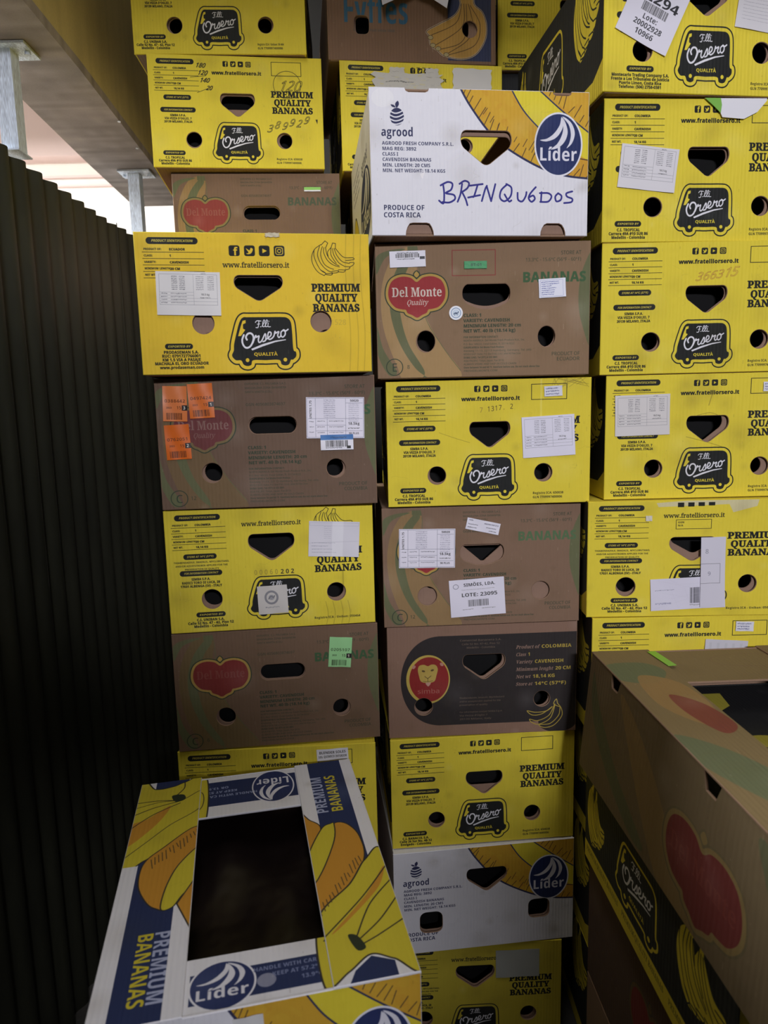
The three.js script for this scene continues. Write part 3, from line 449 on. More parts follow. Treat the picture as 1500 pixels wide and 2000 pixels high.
// lamps, all out of view, placed to light the stacks, open boxes and next room
function lamp(L, label, name) {
  const t = thing(name, label, 'lamp', L.pos);
  const glow = std({ color: 0x111111, emissive: new THREE.Color(L.color), emissiveIntensity: 1.2 }), dark = std({ color: 0x333333, roughness: 0.5 });
  mesh('housing', new THREE.BoxGeometry(L.size[0] + 0.04, L.size[1] + 0.04, 0.05).translate(0, 0, 0.03), dark, t);
  mesh('diffuser', new THREE.BoxGeometry(L.size[0], L.size[1], 0.004), glow, t);
  const a = new THREE.RectAreaLight(L.color, L.i, L.size[0], L.size[1]); a.position.z = -0.01; t.add(a);
  return t;
}
{
  const a = lamp(LIGHT.main, 'unseen light panel behind the photographer, placed to light the stacks', 'unseen_rear_lamp'); a.lookAt(new THREE.Vector3(...LIGHT.main.look)); a.rotateY(Math.PI);
  const c = lamp(LIGHT.top, 'unseen narrow light over the aisle, placed to light the open box tops', 'unseen_ceiling_lamp'); c.rotation.x = -Math.PI / 2;
  const b = lamp(LIGHT.room, 'unseen panel light in the bright neighbouring room, placed to light its walls', 'unseen_ceiling_lamp'); b.rotation.x = -Math.PI / 2;
}

// ---------- cartons ----------
const sideL = vanSide(), sideR = vanSide({ flip: true }), sideF3 = vanSide({ band: true, foot: 0.8 });
const VAN = (front, yel) => ({ front, left: sideL, right: sideR, back: yellowBoard, top: yel ?? yellowBoard, edge: yellowBoard, group: 'yellow banana cartons in the stacks' });
const MON = (front) => ({ front, side: kraft, back: kraft, top: kraft, edge: kraft, group: 'brown banana cartons in the stacks' });
const vanCut = (W, H) => spec('van', W, H), bigCut = (W, H) => spec('big', W, H), serifCut = (W, H) => spec('serif', W, H), monteCut = (W, H) => spec('monte', W, H);
const D0 = 0.49;
const yb = {};   // every carton rests a millimetre above the one below
function B(x, y, z, yaw, W, H, D = D0) { return [x, y, z, yaw, W, H, D]; }

// left stack, from the top
carton('topmost yellow carton at the top left, cut by the picture edge above the handwritten 120', B(-0.349, 0.814, 1.748, 2.8, 0.392, 0.245), VAN(vanFace({ reg: 'Registro ICA / Uniban: 50 464', exporter: ['C.I. UNIBAN S.A.', 'Calle 52 No. 47 - 42, Piso 12', 'Medellin - Colombia'], lay: { exp: 0.85 } })), { cut: vanCut, inner: vanCut });
{
  const marks = (g, X, Y) => { const P = '#26261c'; ['180', '120', '140'].forEach((s, i) => hand(g, s, X(0.27 + i * 0.01), Y(0.105 + i * 0.065), 34, P, 2.6, 0.05)); hand(g, '20', X(0.325), Y(0.305), 32, P, 2.6); poly(g, [[X(0.24), Y(0.195)], [X(0.33), Y(0.18)]], null, P, 2.4, false); poly(g, [[X(0.275), Y(0.33)], [X(0.34), Y(0.29)]], null, P, 2.4, false);
    oval(g, X(0.795), Y(0.245), 82, 78, null, P, 2.6); hand(g, '120', X(0.74), Y(0.3), 80, P, 3); '389929'.split('').forEach((s, i) => hand(g, s, X(0.665 + i * 0.043), Y(0.67 - i * 0.012 - (i % 2) * 0.02), 58, '#413d26', 2.8)); poly(g, [[X(0.955), Y(0.55)], [X(0.965), Y(0.59)], [X(0.968), Y(0.55)]], P); };
  carton('yellow carton with handwritten 180, 120, 140 and a circled 120', B(-0.318, 0.568, 1.751, 6.2, 0.396, 0.243), VAN(vanFace({ marks, noRect: false, lay: { wx: 0.505, wy: 0.15 } })), { cut: vanCut, inner: (W, H) => [hole('slot', W, H, 0.405, 0.6, 0.335, 0.46), circle(0.232 * W, 0.26 * H, 0.045 * W), circle(0.785 * W, 0.25 * H, 0.04 * W)] });
}
{
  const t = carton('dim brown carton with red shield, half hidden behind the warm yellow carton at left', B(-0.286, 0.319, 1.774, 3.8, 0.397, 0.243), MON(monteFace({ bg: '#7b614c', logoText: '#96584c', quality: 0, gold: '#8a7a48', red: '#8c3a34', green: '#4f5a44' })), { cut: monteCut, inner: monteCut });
  sticker(t, 'sticker', 0.785, 0.13, 0.1, 0.04, 0, (g, w, h) => { g.fillStyle = '#8fd060'; g.fillRect(0, 0, w, h); }, { px: 64, label: 'small light green sticker' });
}
{
  const marks = (g, X, Y) => { g.globalAlpha = 0.4; T(g, '1528', X(0.855), Y(0.635), 24, { color: '#9a8a4a', w: X(0.07), weight: 'normal' }); g.globalAlpha = 0.25; for (const u of [0.9, 0.935, 0.965]) curve(g, [[X(u), Y(0)], [X(u - 0.006), Y(0.3)], [X(u + 0.008), Y(0.7)], [X(u), Y(1)]], { stroke: '#8a7422', lw: 5 }); g.globalAlpha = 1; };
  const t = carton('warm yellow carton with large social icons and a banana drawing, its paper label at left', B(-0.214, 0.068, 1.27, 8.2, 0.401, 0.238), VAN(vanFace({ kind: 'big', yel: YEL2, origin: 'ECUADOR', noStore: true, exporter: ['PRODASEMAN S.A.', 'RUC: 0791727766001', 'KM 1.5 VIA A PASAJE', 'MACHALA EL ORO ECUADOR', 'www.prodaseman.com'], lay: { wx: 0.505, wy: 0.225, py: 0.385, px: 0.848, pw: 0.87, bx: 0.745, by: 0.05, van: [0.362, 0.558, 0.318, 0.42], exp: 0.8, ex0: 0.1, ex1: 0.218 }, marks })), { cut: bigCut, inner: (W, H) => [hole('boat', W, H, 0.4, 0.62, 0.3, 0.5), circle(0.29 * W, (1 - 0.79) * H, 0.05 * W), circle(0.815 * W, (1 - 0.775) * H, 0.05 * W)] });
  sticker(t, 'paper_label', 0.08, 0.275, 0.268, 0.305, -1, delivery, { bg: '#dcdad8', curl: 0.004 });
  sticker(t, 'torn_label', 0.55, 0.0, 0.06, 0.03, 0, null, { px: 48, bg: '#c9bfa0', rag: 0.08 });
}
{
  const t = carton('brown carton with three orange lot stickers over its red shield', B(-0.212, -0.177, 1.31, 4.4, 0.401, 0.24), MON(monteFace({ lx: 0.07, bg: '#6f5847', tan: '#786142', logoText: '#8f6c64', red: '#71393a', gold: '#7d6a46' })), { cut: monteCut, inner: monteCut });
  sticker(t, 'orange_sticker', 0.035, 0.055, 0.108, 0.265, -2, auction('0388442', '3'), { bg: '#e8854a', px: 200, rough: 0.3, curl: 0.01 });
  sticker(t, 'orange_sticker', 0.15, 0.04, 0.112, 0.26, 2, auction('0497424', '1'), { bg: '#e2711f', px: 200, rough: 0.4 });
  sticker(t, 'orange_sticker', 0.035, 0.345, 0.112, 0.265, 2, auction('0762051', '2'), { bg: '#e06a14', px: 200, rough: 0.4 });
  sticker(t, 'barcode_sticker', 0.742, 0.452, 0.152, 0.118, 0, (g, w, h) => { box(g, 0, 0, w, h * 0.34, '#3f78b8'); scrib(g, w * 0.3, h * 0.12, w * 0.5, h * 0.12, '#26466e'); bars(g, w * 0.15, h * 0.38, w * 0.68, h * 0.42); scrib(g, w * 0.15, h * 0.82, w * 0.5, h * 0.1); box(g, w * 0.8, h * 0.74, w * 0.12, h * 0.18, '#222'); }, { px: 200, lift: 0.0018, label: 'white barcode sticker with a blue band' });
  sticker(t, 'paper_label', 0.68, 0.165, 0.268, 0.315, -1.2, tableLabel(), { bg: '#e9e6f2', lift: 0.0006 });
}
{
  const marks = (g, X, Y) => { '00060'.split('').forEach((s, i) => T(g, s, X(0.42 + i * 0.025), Y(0.528), 25, { color: '#9c8a3a', weight: 'normal', w: 15 })); '202'.split('').forEach((s, i) => T(g, s, X(0.548 + i * 0.025), Y(0.528), 25, { color: '#3a3526', w: 17 }));
    g.globalAlpha = 0.28; for (const u of [0.755, 0.79, 0.83, 0.865]) curve(g, [[X(u), Y(0.8)], [X(u + 0.01), Y(0.9)], [X(u), Y(1)]], { stroke: '#6a5c1c', lw: 4 }); poly(g, [[X(0.845), Y(0.55)], [X(0.845), Y(0.68)]], null, '#6a5c1c', 8, false); g.globalAlpha = 1; };
  const t = carton('yellow carton stamped 202 with a square white frog label on its van badge', B(-0.219, -0.42, 1.329, 6.6, 0.396, 0.239), VAN(vanFace({ kind: 'serif', treated: true, exporter: ['C.I. UNIBAN S.A.', 'Calle 52 No. 47 - 42, Piso 12', 'Medellin - Colombia'], lay: { exp: 0.855, ex0: 0.125, ex1: 0.265, wy: 0.128, wx: 0.505, py: 0.375, px: 0.823, pw: 0.97, bx: 0.71, by: 0.015, van: [0.368, 0.558, 0.3, 0.365] }, marks })), { cut: serifCut, inner: (W, H) => [hole('heart', W, H, 0.385, 0.62, 0.2, 0.43), circle(0.205 * W, 0.285 * H, 0.05 * W), circle(0.81 * W, 0.29 * H, 0.047 * W)] });
  sticker(t, 'paper_label', 0.683, 0.135, 0.247, 0.29, -3.5, (g, w, h) => { box(g, 6, 12, w - 12, h * 0.08, null, '#99a', 1.2); for (let i = 0; i < 4; i++) scrib(g, w * 0.06, h * (0.6 + i * 0.09), w * (0.3 + rnd() * 0.2), 6, '#999aa8'); for (let i = 0; i < 7; i++) { g.globalAlpha = 0.4; scrib(g, w * 0.3, h * (0.14 + i * 0.055), w * 0.14, 4, '#a5a5b4'); } g.globalAlpha = 0.35; box(g, w * 0.46, 0, w * 0.22, h, '#fbfbff'); g.globalAlpha = 1; poly(g, [[0, h * 0.62], [w, h * 0.55]], null, '#aaaab6', 1.4, false); }, { bg: '#dcdae2', curl: 0.012 });
  sticker(t, 'square_sticker', 0.424, 0.64, 0.145, 0.235, 1.5, (g, w, h) => { oval(g, w * 0.46, h * 0.42, w * 0.2, w * 0.21, null, '#8d8d92', w * 0.07); oval(g, w * 0.46, h * 0.42, w * 0.1, w * 0.09, '#a2a2a6'); curve(g, [[w * 0.36, h * 0.47], [w * 0.44, h * 0.38], [w * 0.53, h * 0.42], [w * 0.57, h * 0.36]], { stroke: '#77777c', lw: 6 }); scrib(g, w * 0.24, h * 0.74, w * 0.46, h * 0.06, '#8d8d92'); }, { bg: '#d3cfc9', px: 200 });
}
{
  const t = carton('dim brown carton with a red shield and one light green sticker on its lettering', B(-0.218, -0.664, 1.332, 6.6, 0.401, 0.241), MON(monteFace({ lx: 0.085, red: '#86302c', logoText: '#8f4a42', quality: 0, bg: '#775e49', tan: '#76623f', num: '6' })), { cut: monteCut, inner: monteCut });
  sticker(t, 'green_sticker', 0.755, 0.1, 0.112, 0.255, -5, auction('0205107', '1', 1), { bg: '#9fdc98', px: 200, curl: 0.006, rough: 0.5 });
}
{
  const t = carton('yellow carton seen only as a strip above the white open box at lower left', B(-0.226, -0.914, 1.325, 3.0, 0.395, 0.247), VAN(vanFace({})), { cut: vanCut, inner: vanCut });
  sticker(t, 'paper_label', 0.7, 0.03, 0.16, 0.1, 2, (g, w, h) => { T(g, 'BLENDER SOLES', w * 0.5, h * 0.3, h * 0.22, { w: w * 0.85, color: '#333' }); T(g, 'SOL QUIMICO INTERIOR', w * 0.5, h * 0.65, h * 0.2, { w: w * 0.9, color: '#333' }); }, { px: 200 });
}
const hiddenFace = vanFace({}), hiddenMonte = monteFace({});
carton('brown carton under the yellow strip carton of the left stack', B(-0.226, -1.16, 1.33, 3, 0.395, 0.244), MON(hiddenMonte), { cut: monteCut });
carton('lowest yellow carton of the left stack on the floor', B(-0.226, -1.406 - 0.023, 1.33, 3, 0.395, 0.266), VAN(hiddenFace), { cut: vanCut });

// middle stacks
{
  const t = carton('brown carton with blue lettering and a banana bunch at the top centre', B(0.095, 0.807, 1.792, 6.6, 0.399, 0.245), MON(fyffesFace()), { cut: (W, H) => [hole('slot', W, H, 0.41, 0.62, 0.26, 0.4), hole('block', W, H, 0.155, 0.242, 0.605, 0.765), circle(0.842 * W, 0.31 * H, 0.045 * W)], inner: (W, H) => [hole('slot', W, H, 0.41, 0.62, 0.26, 0.4), hole('block', W, H, 0.155, 0.242, 0.605, 0.765), hole('block', W, H, 0.8, 0.85, 0.6, 0.765)] });
  // white paper folded down over the handle, two wings
  for (const s of [-1, 1]) {
    const sh = new THREE.Shape(); const q = s < 0 ? [[0, 0], [0, 0.06], [-0.094, 0.06], [-0.078, -0.031], [-0.04, -0.012]] : [[0, 0.0], [0.035, -0.006], [0.075, -0.032], [0.094, 0.06], [0, 0.06]];
    q.forEach(([x, y], i) => (i ? sh.lineTo(x, y) : sh.moveTo(x, y)));
    const g = new THREE.ExtrudeGeometry(sh, { depth: 0.0006, bevelEnabled: false }), m = mesh('paper_flap', g, std({ color: 0xe2e2ee, roughness: 0.6, side: THREE.DoubleSide }), t);
    m.position.set(0.004, 0.142, D0 / 2 + 0.005); m.rotation.y = -s * 0.16;
  }
}
{
  const t = carton('yellow carton with torn white tape along its top, behind the white box marked BRINQUEDOS', B(0.115, 0.562, 1.793, 7.2, 0.39, 0.243), VAN(vanFace({ marks: (g, X, Y) => { g.fillStyle = '#2d2a22'; g.font = '44px sans-serif'; g.fillText('9 7 7 5', X(0.43), Y(0.09)); } })), { cut: vanCut, inner: vanCut });
  const tape = (u, v, w, h) => sticker(t, 'torn_tape', u, v, w, h, -0.4, (g, W2, H2) => { for (let i = 0; i < 60; i++) { g.globalAlpha = 0.2; g.fillStyle = rnd() < 0.3 ? YEL : '#a5a4a0'; g.fillRect(rnd() * W2, rnd() * H2, 20 * rnd(), 8 * rnd()); } g.globalAlpha = 1; scrib(g, W2 * 0.2, H2 * 0.45, W2 * 0.4, 5, '#4a4a48'); }, { bg: '#c9c6bd', px: 256, rag: 0.04, lift: 0.0004 });
  tape(0.2, 0.1, 0.42, 0.16); tape(0.3, 0.05, 0.09, 0.08); tape(0.52, 0.05, 0.08, 0.08); const w = sticker(t, 'torn_tape', 0.69, 0.04, 0.24, 0.19, -1, null, { bg: '#d6d4cf', px: 64, rag: 0.02, lift: 0.0008 }); w.userData.label = 'square of white tape';
}
carton('yellow carton seen as a thin strip left of the white box marked BRINQUEDOS', B(0.135, 0.317, 1.83, 5, 0.39, 0.243), VAN(hiddenFace), { cut: vanCut });
{
  const lid = (W, H) => { const o = [[0, 0]], arc = (c, r, y, up, d) => { for (let i = 0; i <= 12; i++) { const a = Math.PI * i / 12, x = c - d * r * Math.cos(a); o.push([x * W, y + up * Math.min(0.021, r * W * Math.sin(a) * 1.15)]); } }; arc(0.216, 0.062, 0, 1, 1); arc(0.836, 0.058, 0, 1, 1); o.push([W, 0], [W, H]); for (const [c, r] of [[0.873, 0.042], [0.212, 0.052]]) for (let i = 0; i <= 8; i++) { const a = Math.PI * i / 8; o.push([(c + r * Math.cos(a)) * W, H - Math.min(0.0065, Math.sin(a) * 0.012)]); } o.push([0, H]); return o; };
  const marks = (g, X, Y, Z) => { const s = (p) => curve(g, Z(p), { stroke: '#2f2f86', lw: 8 });
    [[[545, 600], [550, 650], [545, 705], [520, 690]], [[530, 600], [570, 580], [598, 590], [590, 625], [560, 645], [605, 655], [612, 680], [580, 700], [540, 698]], [[655, 590], [645, 650], [628, 695]], [[640, 590], [670, 572], [695, 585], [685, 615], [650, 640]], [[655, 640], [675, 680], [685, 715]], [[700, 600], [775, 590]], [[745, 598], [725, 660], [715, 665]], [[690, 670], [760, 655]], [[770, 690], [790, 620], [800, 600]], [[800, 605], [825, 690]], [[825, 690], [850, 590]], [[920, 590], [885, 625], [878, 670], [905, 690], [940, 660], [945, 610], [915, 588]], [[905, 650], [930, 690], [945, 685]], [[982, 640], [985, 680], [1010, 690], [1030, 660], [1035, 635]], [[1090, 605], [1060, 640], [1048, 670], [1065, 692], [1085, 675], [1075, 655], [1052, 665]], [[1125, 635], [1122, 688]], [[1115, 640], [1165, 640], [1185, 660], [1165, 690], [1118, 692]], [[1225, 640], [1208, 660], [1215, 688], [1240, 680], [1245, 655], [1225, 640]], [[1310, 628], [1275, 640], [1280, 660], [1310, 672], [1305, 692], [1262, 698]]].forEach(s);
    poly(g, Z([[410, 535], [440, 525], [425, 565]]), '#f4f2f4'); g.globalAlpha = 0.5; oval(g, X(0.06), Y(0.07), 50, 40, '#f2f2f2'); g.globalAlpha = 1; };
  const sideW = (() => { const [c, g] = canvas(900, 520, WHITE); curve(g, [[60, 520], [110, 330], [190, 270], [300, 330], [380, 420], [420, 520]], { fill: '#d8c233', stroke: '#3a3326', lw: 9, close: true }); curve(g, [[200, 520], [230, 420], [330, 380]], { stroke: '#3a3326', lw: 9 }); leafLogo(g, 665, 352, 205, 150); T(g, 'agrood', 640, 165, 52, { color: '#2b2f55' }); for (let i = 0; i < 4; i++) scrib(g, 120, 90 + i * 34, 300, 14, '#555a72'); wear(g, 900, 520, 0.6, '#a08e78'); return std({ map: tex(c), bumpMap: fluteBump, bumpScale: BUMP }); })();
  carton('white box with BRINQUEDOS handwritten in violet below its blue oval badge', B(0.187, 0.303, 1.317, 6.3, 0.394, 0.244, 0.452), { front: liderFace({ marks }), side: sideW, back: whiteBoard, top: whiteBoard, edge: whiteBoard, group: 'white banana boxes' }, { outline: lid, noBack: true, cut: (W, H) => [hole('heart', W, H, 0.408, 0.638, 0.277, 0.515)], inner: (W, H) => [hole('heart', W, H, 0.4, 0.645, 0.3, 0.56)], innerGap: 0.003 });
}
{
  const t = carton('brown carton with a red-framed stamp, a green tag inside it and a round white sticker', B(0.195, 0.056, 1.35, 1.8, 0.401, 0.243), MON(monteFace({ rect: 1, topText: 0, letter: 'E', num: '8', origin: 'ECUADOR', logoText: '#d9cdbf', tan: '#a98a5c' })), { cut: (W, H) => spec('monte', W, H, { handle: ['boat', 0.402, 0.625, 0.305, 0.5], vents: [[0.228, 0.725, 0.0435, 0.081], [0.797, 0.705, 0.041, 0.079]] }), inner: (W, H) => spec('monte', W, H, { handle: ['boat', 0.398, 0.63, 0.29, 0.47], vents: [[0.23, 0.725, 0.05, 0.085], [0.797, 0.705, 0.05, 0.085]] }) });
  sticker(t, 'barcode_sticker', 0.067, 0.055, 0.165, 0.118, 1, (g, w, h) => { scrib(g, w * 0.2, h * 0.08, w * 0.6, h * 0.1); bars(g, w * 0.17, h * 0.18, w * 0.66, h * 0.24); scrib(g, w * 0.2, h * 0.46, w * 0.5, h * 0.07); box(g, w * 0.84, h * 0.36, w * 0.14, h * 0.17, '#22252c'); }, { px: 220, curl: 0.002 });
  sticker(t, 'green_tag', 0.41, 0.137, 0.105, 0.055, 0, (g, w, h) => T(g, 'BT-01', w * 0.53, h * 0.5, h * 0.34, { w: w * 0.5, color: '#1c4a2e' }), { bg: '#3a9a5c', px: 160 });
  sticker(t, 'paper_label', 0.757, 0.275, 0.126, 0.14, 2.5, (g, w, h) => { box(g, w * 0.06, h * 0.08, w * 0.84, h * 0.86, null, '#8088b8', 2); for (let i = 0; i < 7; i++) scrib(g, w * 0.1, h * (0.14 + i * 0.11), w * (i < 2 ? 0.66 : 0.35 + rnd() * 0.25), h * 0.06, '#3f4a92'); }, { bg: '#e6e8f4', px: 240, curl: 0.003 });
  const rc = document.createElement('canvas'); rc.width = rc.height = 128; const g = rc.getContext('2d'); g.fillStyle = '#e6e8ec'; g.fillRect(0, 0, 128, 128); oval(g, 64, 64, 44, 44, null, '#5f86ae', 7); oval(g, 64, 64, 33, 33, '#c2d2e0'); curve(g, [[40, 76], [58, 66], [70, 72], [90, 52]], { stroke: '#1f3f66', lw: 8 }); oval(g, 64, 66, 11, 8, '#1f3f66'); [[48, 88, 58, 72], [80, 84, 70, 70], [46, 62, 58, 66], [84, 66, 72, 64]].forEach(([a, b, c, d]) => poly(g, [[a, b], [c, d]], null, '#1f3f66', 4, false));
  const d = new THREE.CylinderGeometry(0.0128, 0.0128, 0.0006, 32).rotateX(Math.PI / 2), m = mesh('round_sticker', d, std({ map: tex(rc), roughness: 0.5 }), t); m.position.set((0.37 - 0.5) * 0.401, (1 - 0.517) * 0.243, D0 / 2 + 0.001);
  const uv = d.attributes.uv, p = d.attributes.position; for (let i = 0; i < uv.count; i++) uv.setXY(i, 0.5 + p.getX(i) / 0.0256, 0.5 + p.getY(i) / 0.0256); m.userData.label = 'round white sticker with a blue frog ring';
}
{
  const marks = (g, X, Y) => { '7 1317. 2'.split('').forEach((s, i) => T(g, s, X(0.462 + i * 0.0185), Y(0.238 - i * 0.003), 25, { color: i < 2 ? '#a08438' : '#3c2e20', w: s === ' ' ? undefined : s === '.' ? 5 : 16, weight: 'normal' })); g.globalAlpha = 0.5; poly(g, [[X(0.255), Y(0.41)], [X(0.33), Y(0.455)], [X(0.405), Y(0.495)]], null, '#6a5a22', 2, false); g.globalAlpha = 0.3; for (let i = 0; i < 18; i++) poly(g, [[X(0.8 + rnd() * 0.19), 0], [X(0.8 + rnd() * 0.19), Y(0.04 + rnd() * 0.04)]], null, '#6a5a22', 3, false); box(g, X(0.75), 0, 9, Y(0.6), '#fff6a0'); g.globalAlpha = 1; };
  const t = carton('yellow carton stamped 71317 with a white paper label over PREMIUM QUALITY BANANAS', B(0.208, -0.192, 1.371, 1.3, 0.398, 0.243), VAN(vanFace({ marks })), { cut: vanCut, inner: vanCut });
  sticker(t, 'paper_label', 0.662, 0.295, 0.258, 0.325, 2.6, delivery, { bg: '#e2e0ee' });
  sticker(t, 'small_label', 0.768, 0.062, 0.088, 0.08, 2, smallPrint, { px: 128, bg: '#dfe0ea' });
}
{
  const t = carton('brown carton with a white LOTE 23095 label and a table label on its shield', B(0.195, -0.44, 1.384, 2.4, 0.4, 0.244), MON(monteFace({ lx: 0.08, bg: '#836853', green: '#55704c', tan: '#93774f' })), { cut: (W, H) => spec('monte', W, H, { handle: ['boat', 0.39, 0.612, 0.32, 0.5], vents: [[0.222, 0.74, 0.048], [0.8, 0.725, 0.047]] }), inner: (W, H) => [hole('vee', W, H, 0.405, 0.605, 0.33, 0.462), circle(0.24 * W, (1 - 0.625) * H, 0.042 * W), circle(0.768 * W, (1 - 0.605) * H, 0.042 * W)] });
  sticker(t, 'paper_label', 0.082, 0.175, 0.282, 0.325, -1.2, tableLabel(), { bg: '#e9e6f2' });
  sticker(t, 'paper_label', 0.42, 0.12, 0.17, 0.095, -13, (g, w, h) => { T(g, 'GGN', w * 0.06, h * 0.16, 15, { align: 'left', color: '#445' }); T(g, '4063061581213', w * 0.52, h * 0.25, 15, { align: 'left', color: '#445', w: w * 0.43 }); scrib(g, w * 0.05, h * 0.45, w * 0.3, 14); scrib(g, w * 0.6, h * 0.5, w * 0.3, 14); scrib(g, w * 0.05, h * 0.72, w * 0.28, 14); scrib(g, w * 0.7, h * 0.76, w * 0.22, 12); }, { bg: '#e6e4f0', label: 'small white label stuck on askew' });
  sticker(t, 'lot_label', 0.335, 0.605, 0.28, 0.315, 3, (g, w, h) => { oval(g, w * 0.12, h * 0.18, 18, 16, null, '#8a8a96', 4); T(g, 'SIMÕES, LDA.', w * 0.55, h * 0.15, 22, { w: w * 0.58, color: '#333' }); scrib(g, w * 0.22, h * 0.27, w * 0.6, 5, '#999'); T(g, 'LOTE: 23095', w * 0.54, h * 0.42, 26, { w: w * 0.66, color: '#444' }); bars(g, w * 0.33, h * 0.56, w * 0.37, h * 0.18, '#444'); scrib(g, w * 0.22, h * 0.8, w * 0.2, 6, '#888'); scrib(g, w * 0.57, h * 0.79, w * 0.25, 7, '#888'); }, { bg: '#e6e3f0', curl: 0.006 });
}
carton('brown carton with a dark band, red lion badge and yellow banana outline', B(0.198, -0.686, 1.399, 2.5, 0.397, 0.243), MON(simbaFace()), { cut: (W, H) => [hole('heart', W, H, 0.395, 0.618, 0.275, 0.5), circle(0.185 * W, 0.275 * H, 0.047 * W), circle(0.815 * W, 0.305 * H, 0.043 * W)], inner: (W, H) => [hole('heart', W, H, 0.385, 0.61, 0.26, 0.49), circle(0.18 * W, 0.285 * H, 0.05 * W), circle(0.815 * W, 0.305 * H, 0.05 * W)] });
carton('yellow carton with an empty printed frame, directly under the lion carton', B(0.199, -0.935, 1.4, 4.6, 0.397, 0.247), VAN(vanFace({ exporter: ['C.I. BANACOL S.A.', 'Calle 26 Sur No. 48-12', 'Envigado - Colombia'] })), { cut: vanCut, inner: (W, H) => [hole('slot', W, H, 0.4, 0.61, 0.33, 0.47), circle(0.242 * W, 0.255 * H, 0.05 * W), circle(0.768 * W, 0.255 * H, 0.05 * W)] });
carton('dim white carton with fruit-firm print and a blue oval badge, low in the middle stack', B(0.2, -1.177, 1.39, 6.2, 0.399, 0.24), { front: liderFace(), side: whiteBoard, top: whiteBoard, edge: whiteBoard, group: 'white banana boxes' }, { cut: (W, H) => [hole('heart', W, H, 0.4, 0.62, 0.215, 0.44), hole('block', W, H, 0.14, 0.262, 0.6, 0.8), hole('block', W, H, 0.745, 0.862, 0.575, 0.755)], inner: (W, H) => [hole('heart', W, H, 0.39, 0.63, 0.2, 0.45), hole('block', W, H, 0.13, 0.27, 0.58, 0.81), hole('block', W, H, 0.735, 0.872, 0.56, 0.77)] });
{
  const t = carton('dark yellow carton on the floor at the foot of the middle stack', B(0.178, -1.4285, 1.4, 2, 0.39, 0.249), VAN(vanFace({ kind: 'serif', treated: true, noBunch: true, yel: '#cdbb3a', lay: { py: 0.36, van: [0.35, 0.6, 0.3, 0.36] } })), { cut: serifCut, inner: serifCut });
  sticker(t, 'paper_label', 0.62, 0.07, 0.25, 0.27, 0, null, { bg: '#a9aca4', px: 64 });
}

// right stacks
carton('yellow carton half hidden in the gap left of the lot-sticker carton, top right', B(0.508, 0.835, 1.92, 5, 0.392, 0.245), VAN(vanFace({ noRect: true })), { cut: (W, H) => spec('van', W, H, { vents: [[0.768, 0.748, 0.0435]] }) });
{
  const [c, g] = canvas(512, 320, '#26282a'); curve(g, [[18, 300], [10, 180], [30, 90], [40, 180], [36, 320]], { fill: '#c9c9d4', close: true }); curve(g, [[64, 320], [72, 180], [92, 110], [96, 200], [90, 320]], { fill: '#a3942f', close: true }); van(g, 180, 60, 240, 200, YEL, '#26282a', false); wear(g, 512, 320, 0.4, '#77705a');
  carton('black-sided carton glimpsed in the dark gap above the right end of the white box', B(0.508, 0.588, 1.925, 2, 0.385, 0.244), { front: face(c), side: blackBoard, top: yellowBoard, edge: blackBoard });
}
{
  const t = carton('yellow carton with the tilted white lot sticker 62294, black van side in view', B(0.604, 0.551, 1.37, 7, 0.394, 0.245), VAN(vanFace({ exporter: ['Montecarlo Trading Company S.A.', 'Frente a Los Tribunales de Justicia', 'Puerto Limon, Costa Rica', 'Telefono: (506) 2758-0381'], lay: { exp: 0.84, van: [0.337, 0.53, 0.3, 0.42], ex0: 0.11, ex1: 0.24 } })), { cut: (W, H) => spec('van', W, H, { handle: ['heart', 0.385, 0.59, 0.26, 0.47], vents: [[0.185, 0.715, 0.046], [0.765, 0.7, 0.045]] }), inner: (W, H) => spec('van', W, H, { handle: ['heart', 0.36, 0.57, 0.26, 0.46], vents: [[0.165, 0.73, 0.046], [0.765, 0.7, 0.05]] }) });
  sticker(t, 'lot_sticker', 0.1, 0.2, 0.265, 0.49, -25, (g, w, h) => { T(g, '62294', w * 0.5, h * 0.36, h * 0.14, { w: w * 0.82, color: '#2a2a30' }); bars(g, w * 0.28, h * 0.45, w * 0.48, h * 0.13, '#333'); T(g, 'Lote:', w * 0.5, h * 0.645, h * 0.075, { color: '#3a3a40' }); T(g, '20002928', w * 0.51, h * 0.755, h * 0.08, { color: '#3a3a40', w: w * 0.55 }); T(g, '10966', w * 0.5, h * 0.87, h * 0.08, { color: '#3a3a40', w: w * 0.36 }); T(g, 'RECEÇÃO', w * 0.4, h * 0.13, h * 0.07, { color: '#444' }); scrib(g, w * 0.2, h * 0.24, w * 0.5, 6, '#888'); }, { bg: '#dfdde8', curl: 0.012 });
  sticker(t, 'paper_label', 0.635, 0.2, 0.26, 0.36, -7, (g, w, h) => { for (let i = 0; i < 12; i++) scrib(g, w * 0.1, h * (0.1 + i * 0.065), w * (0.5 + rnd() * 0.3), 5, '#aaa8b0'); }, { bg: '#d9d7da' });
}
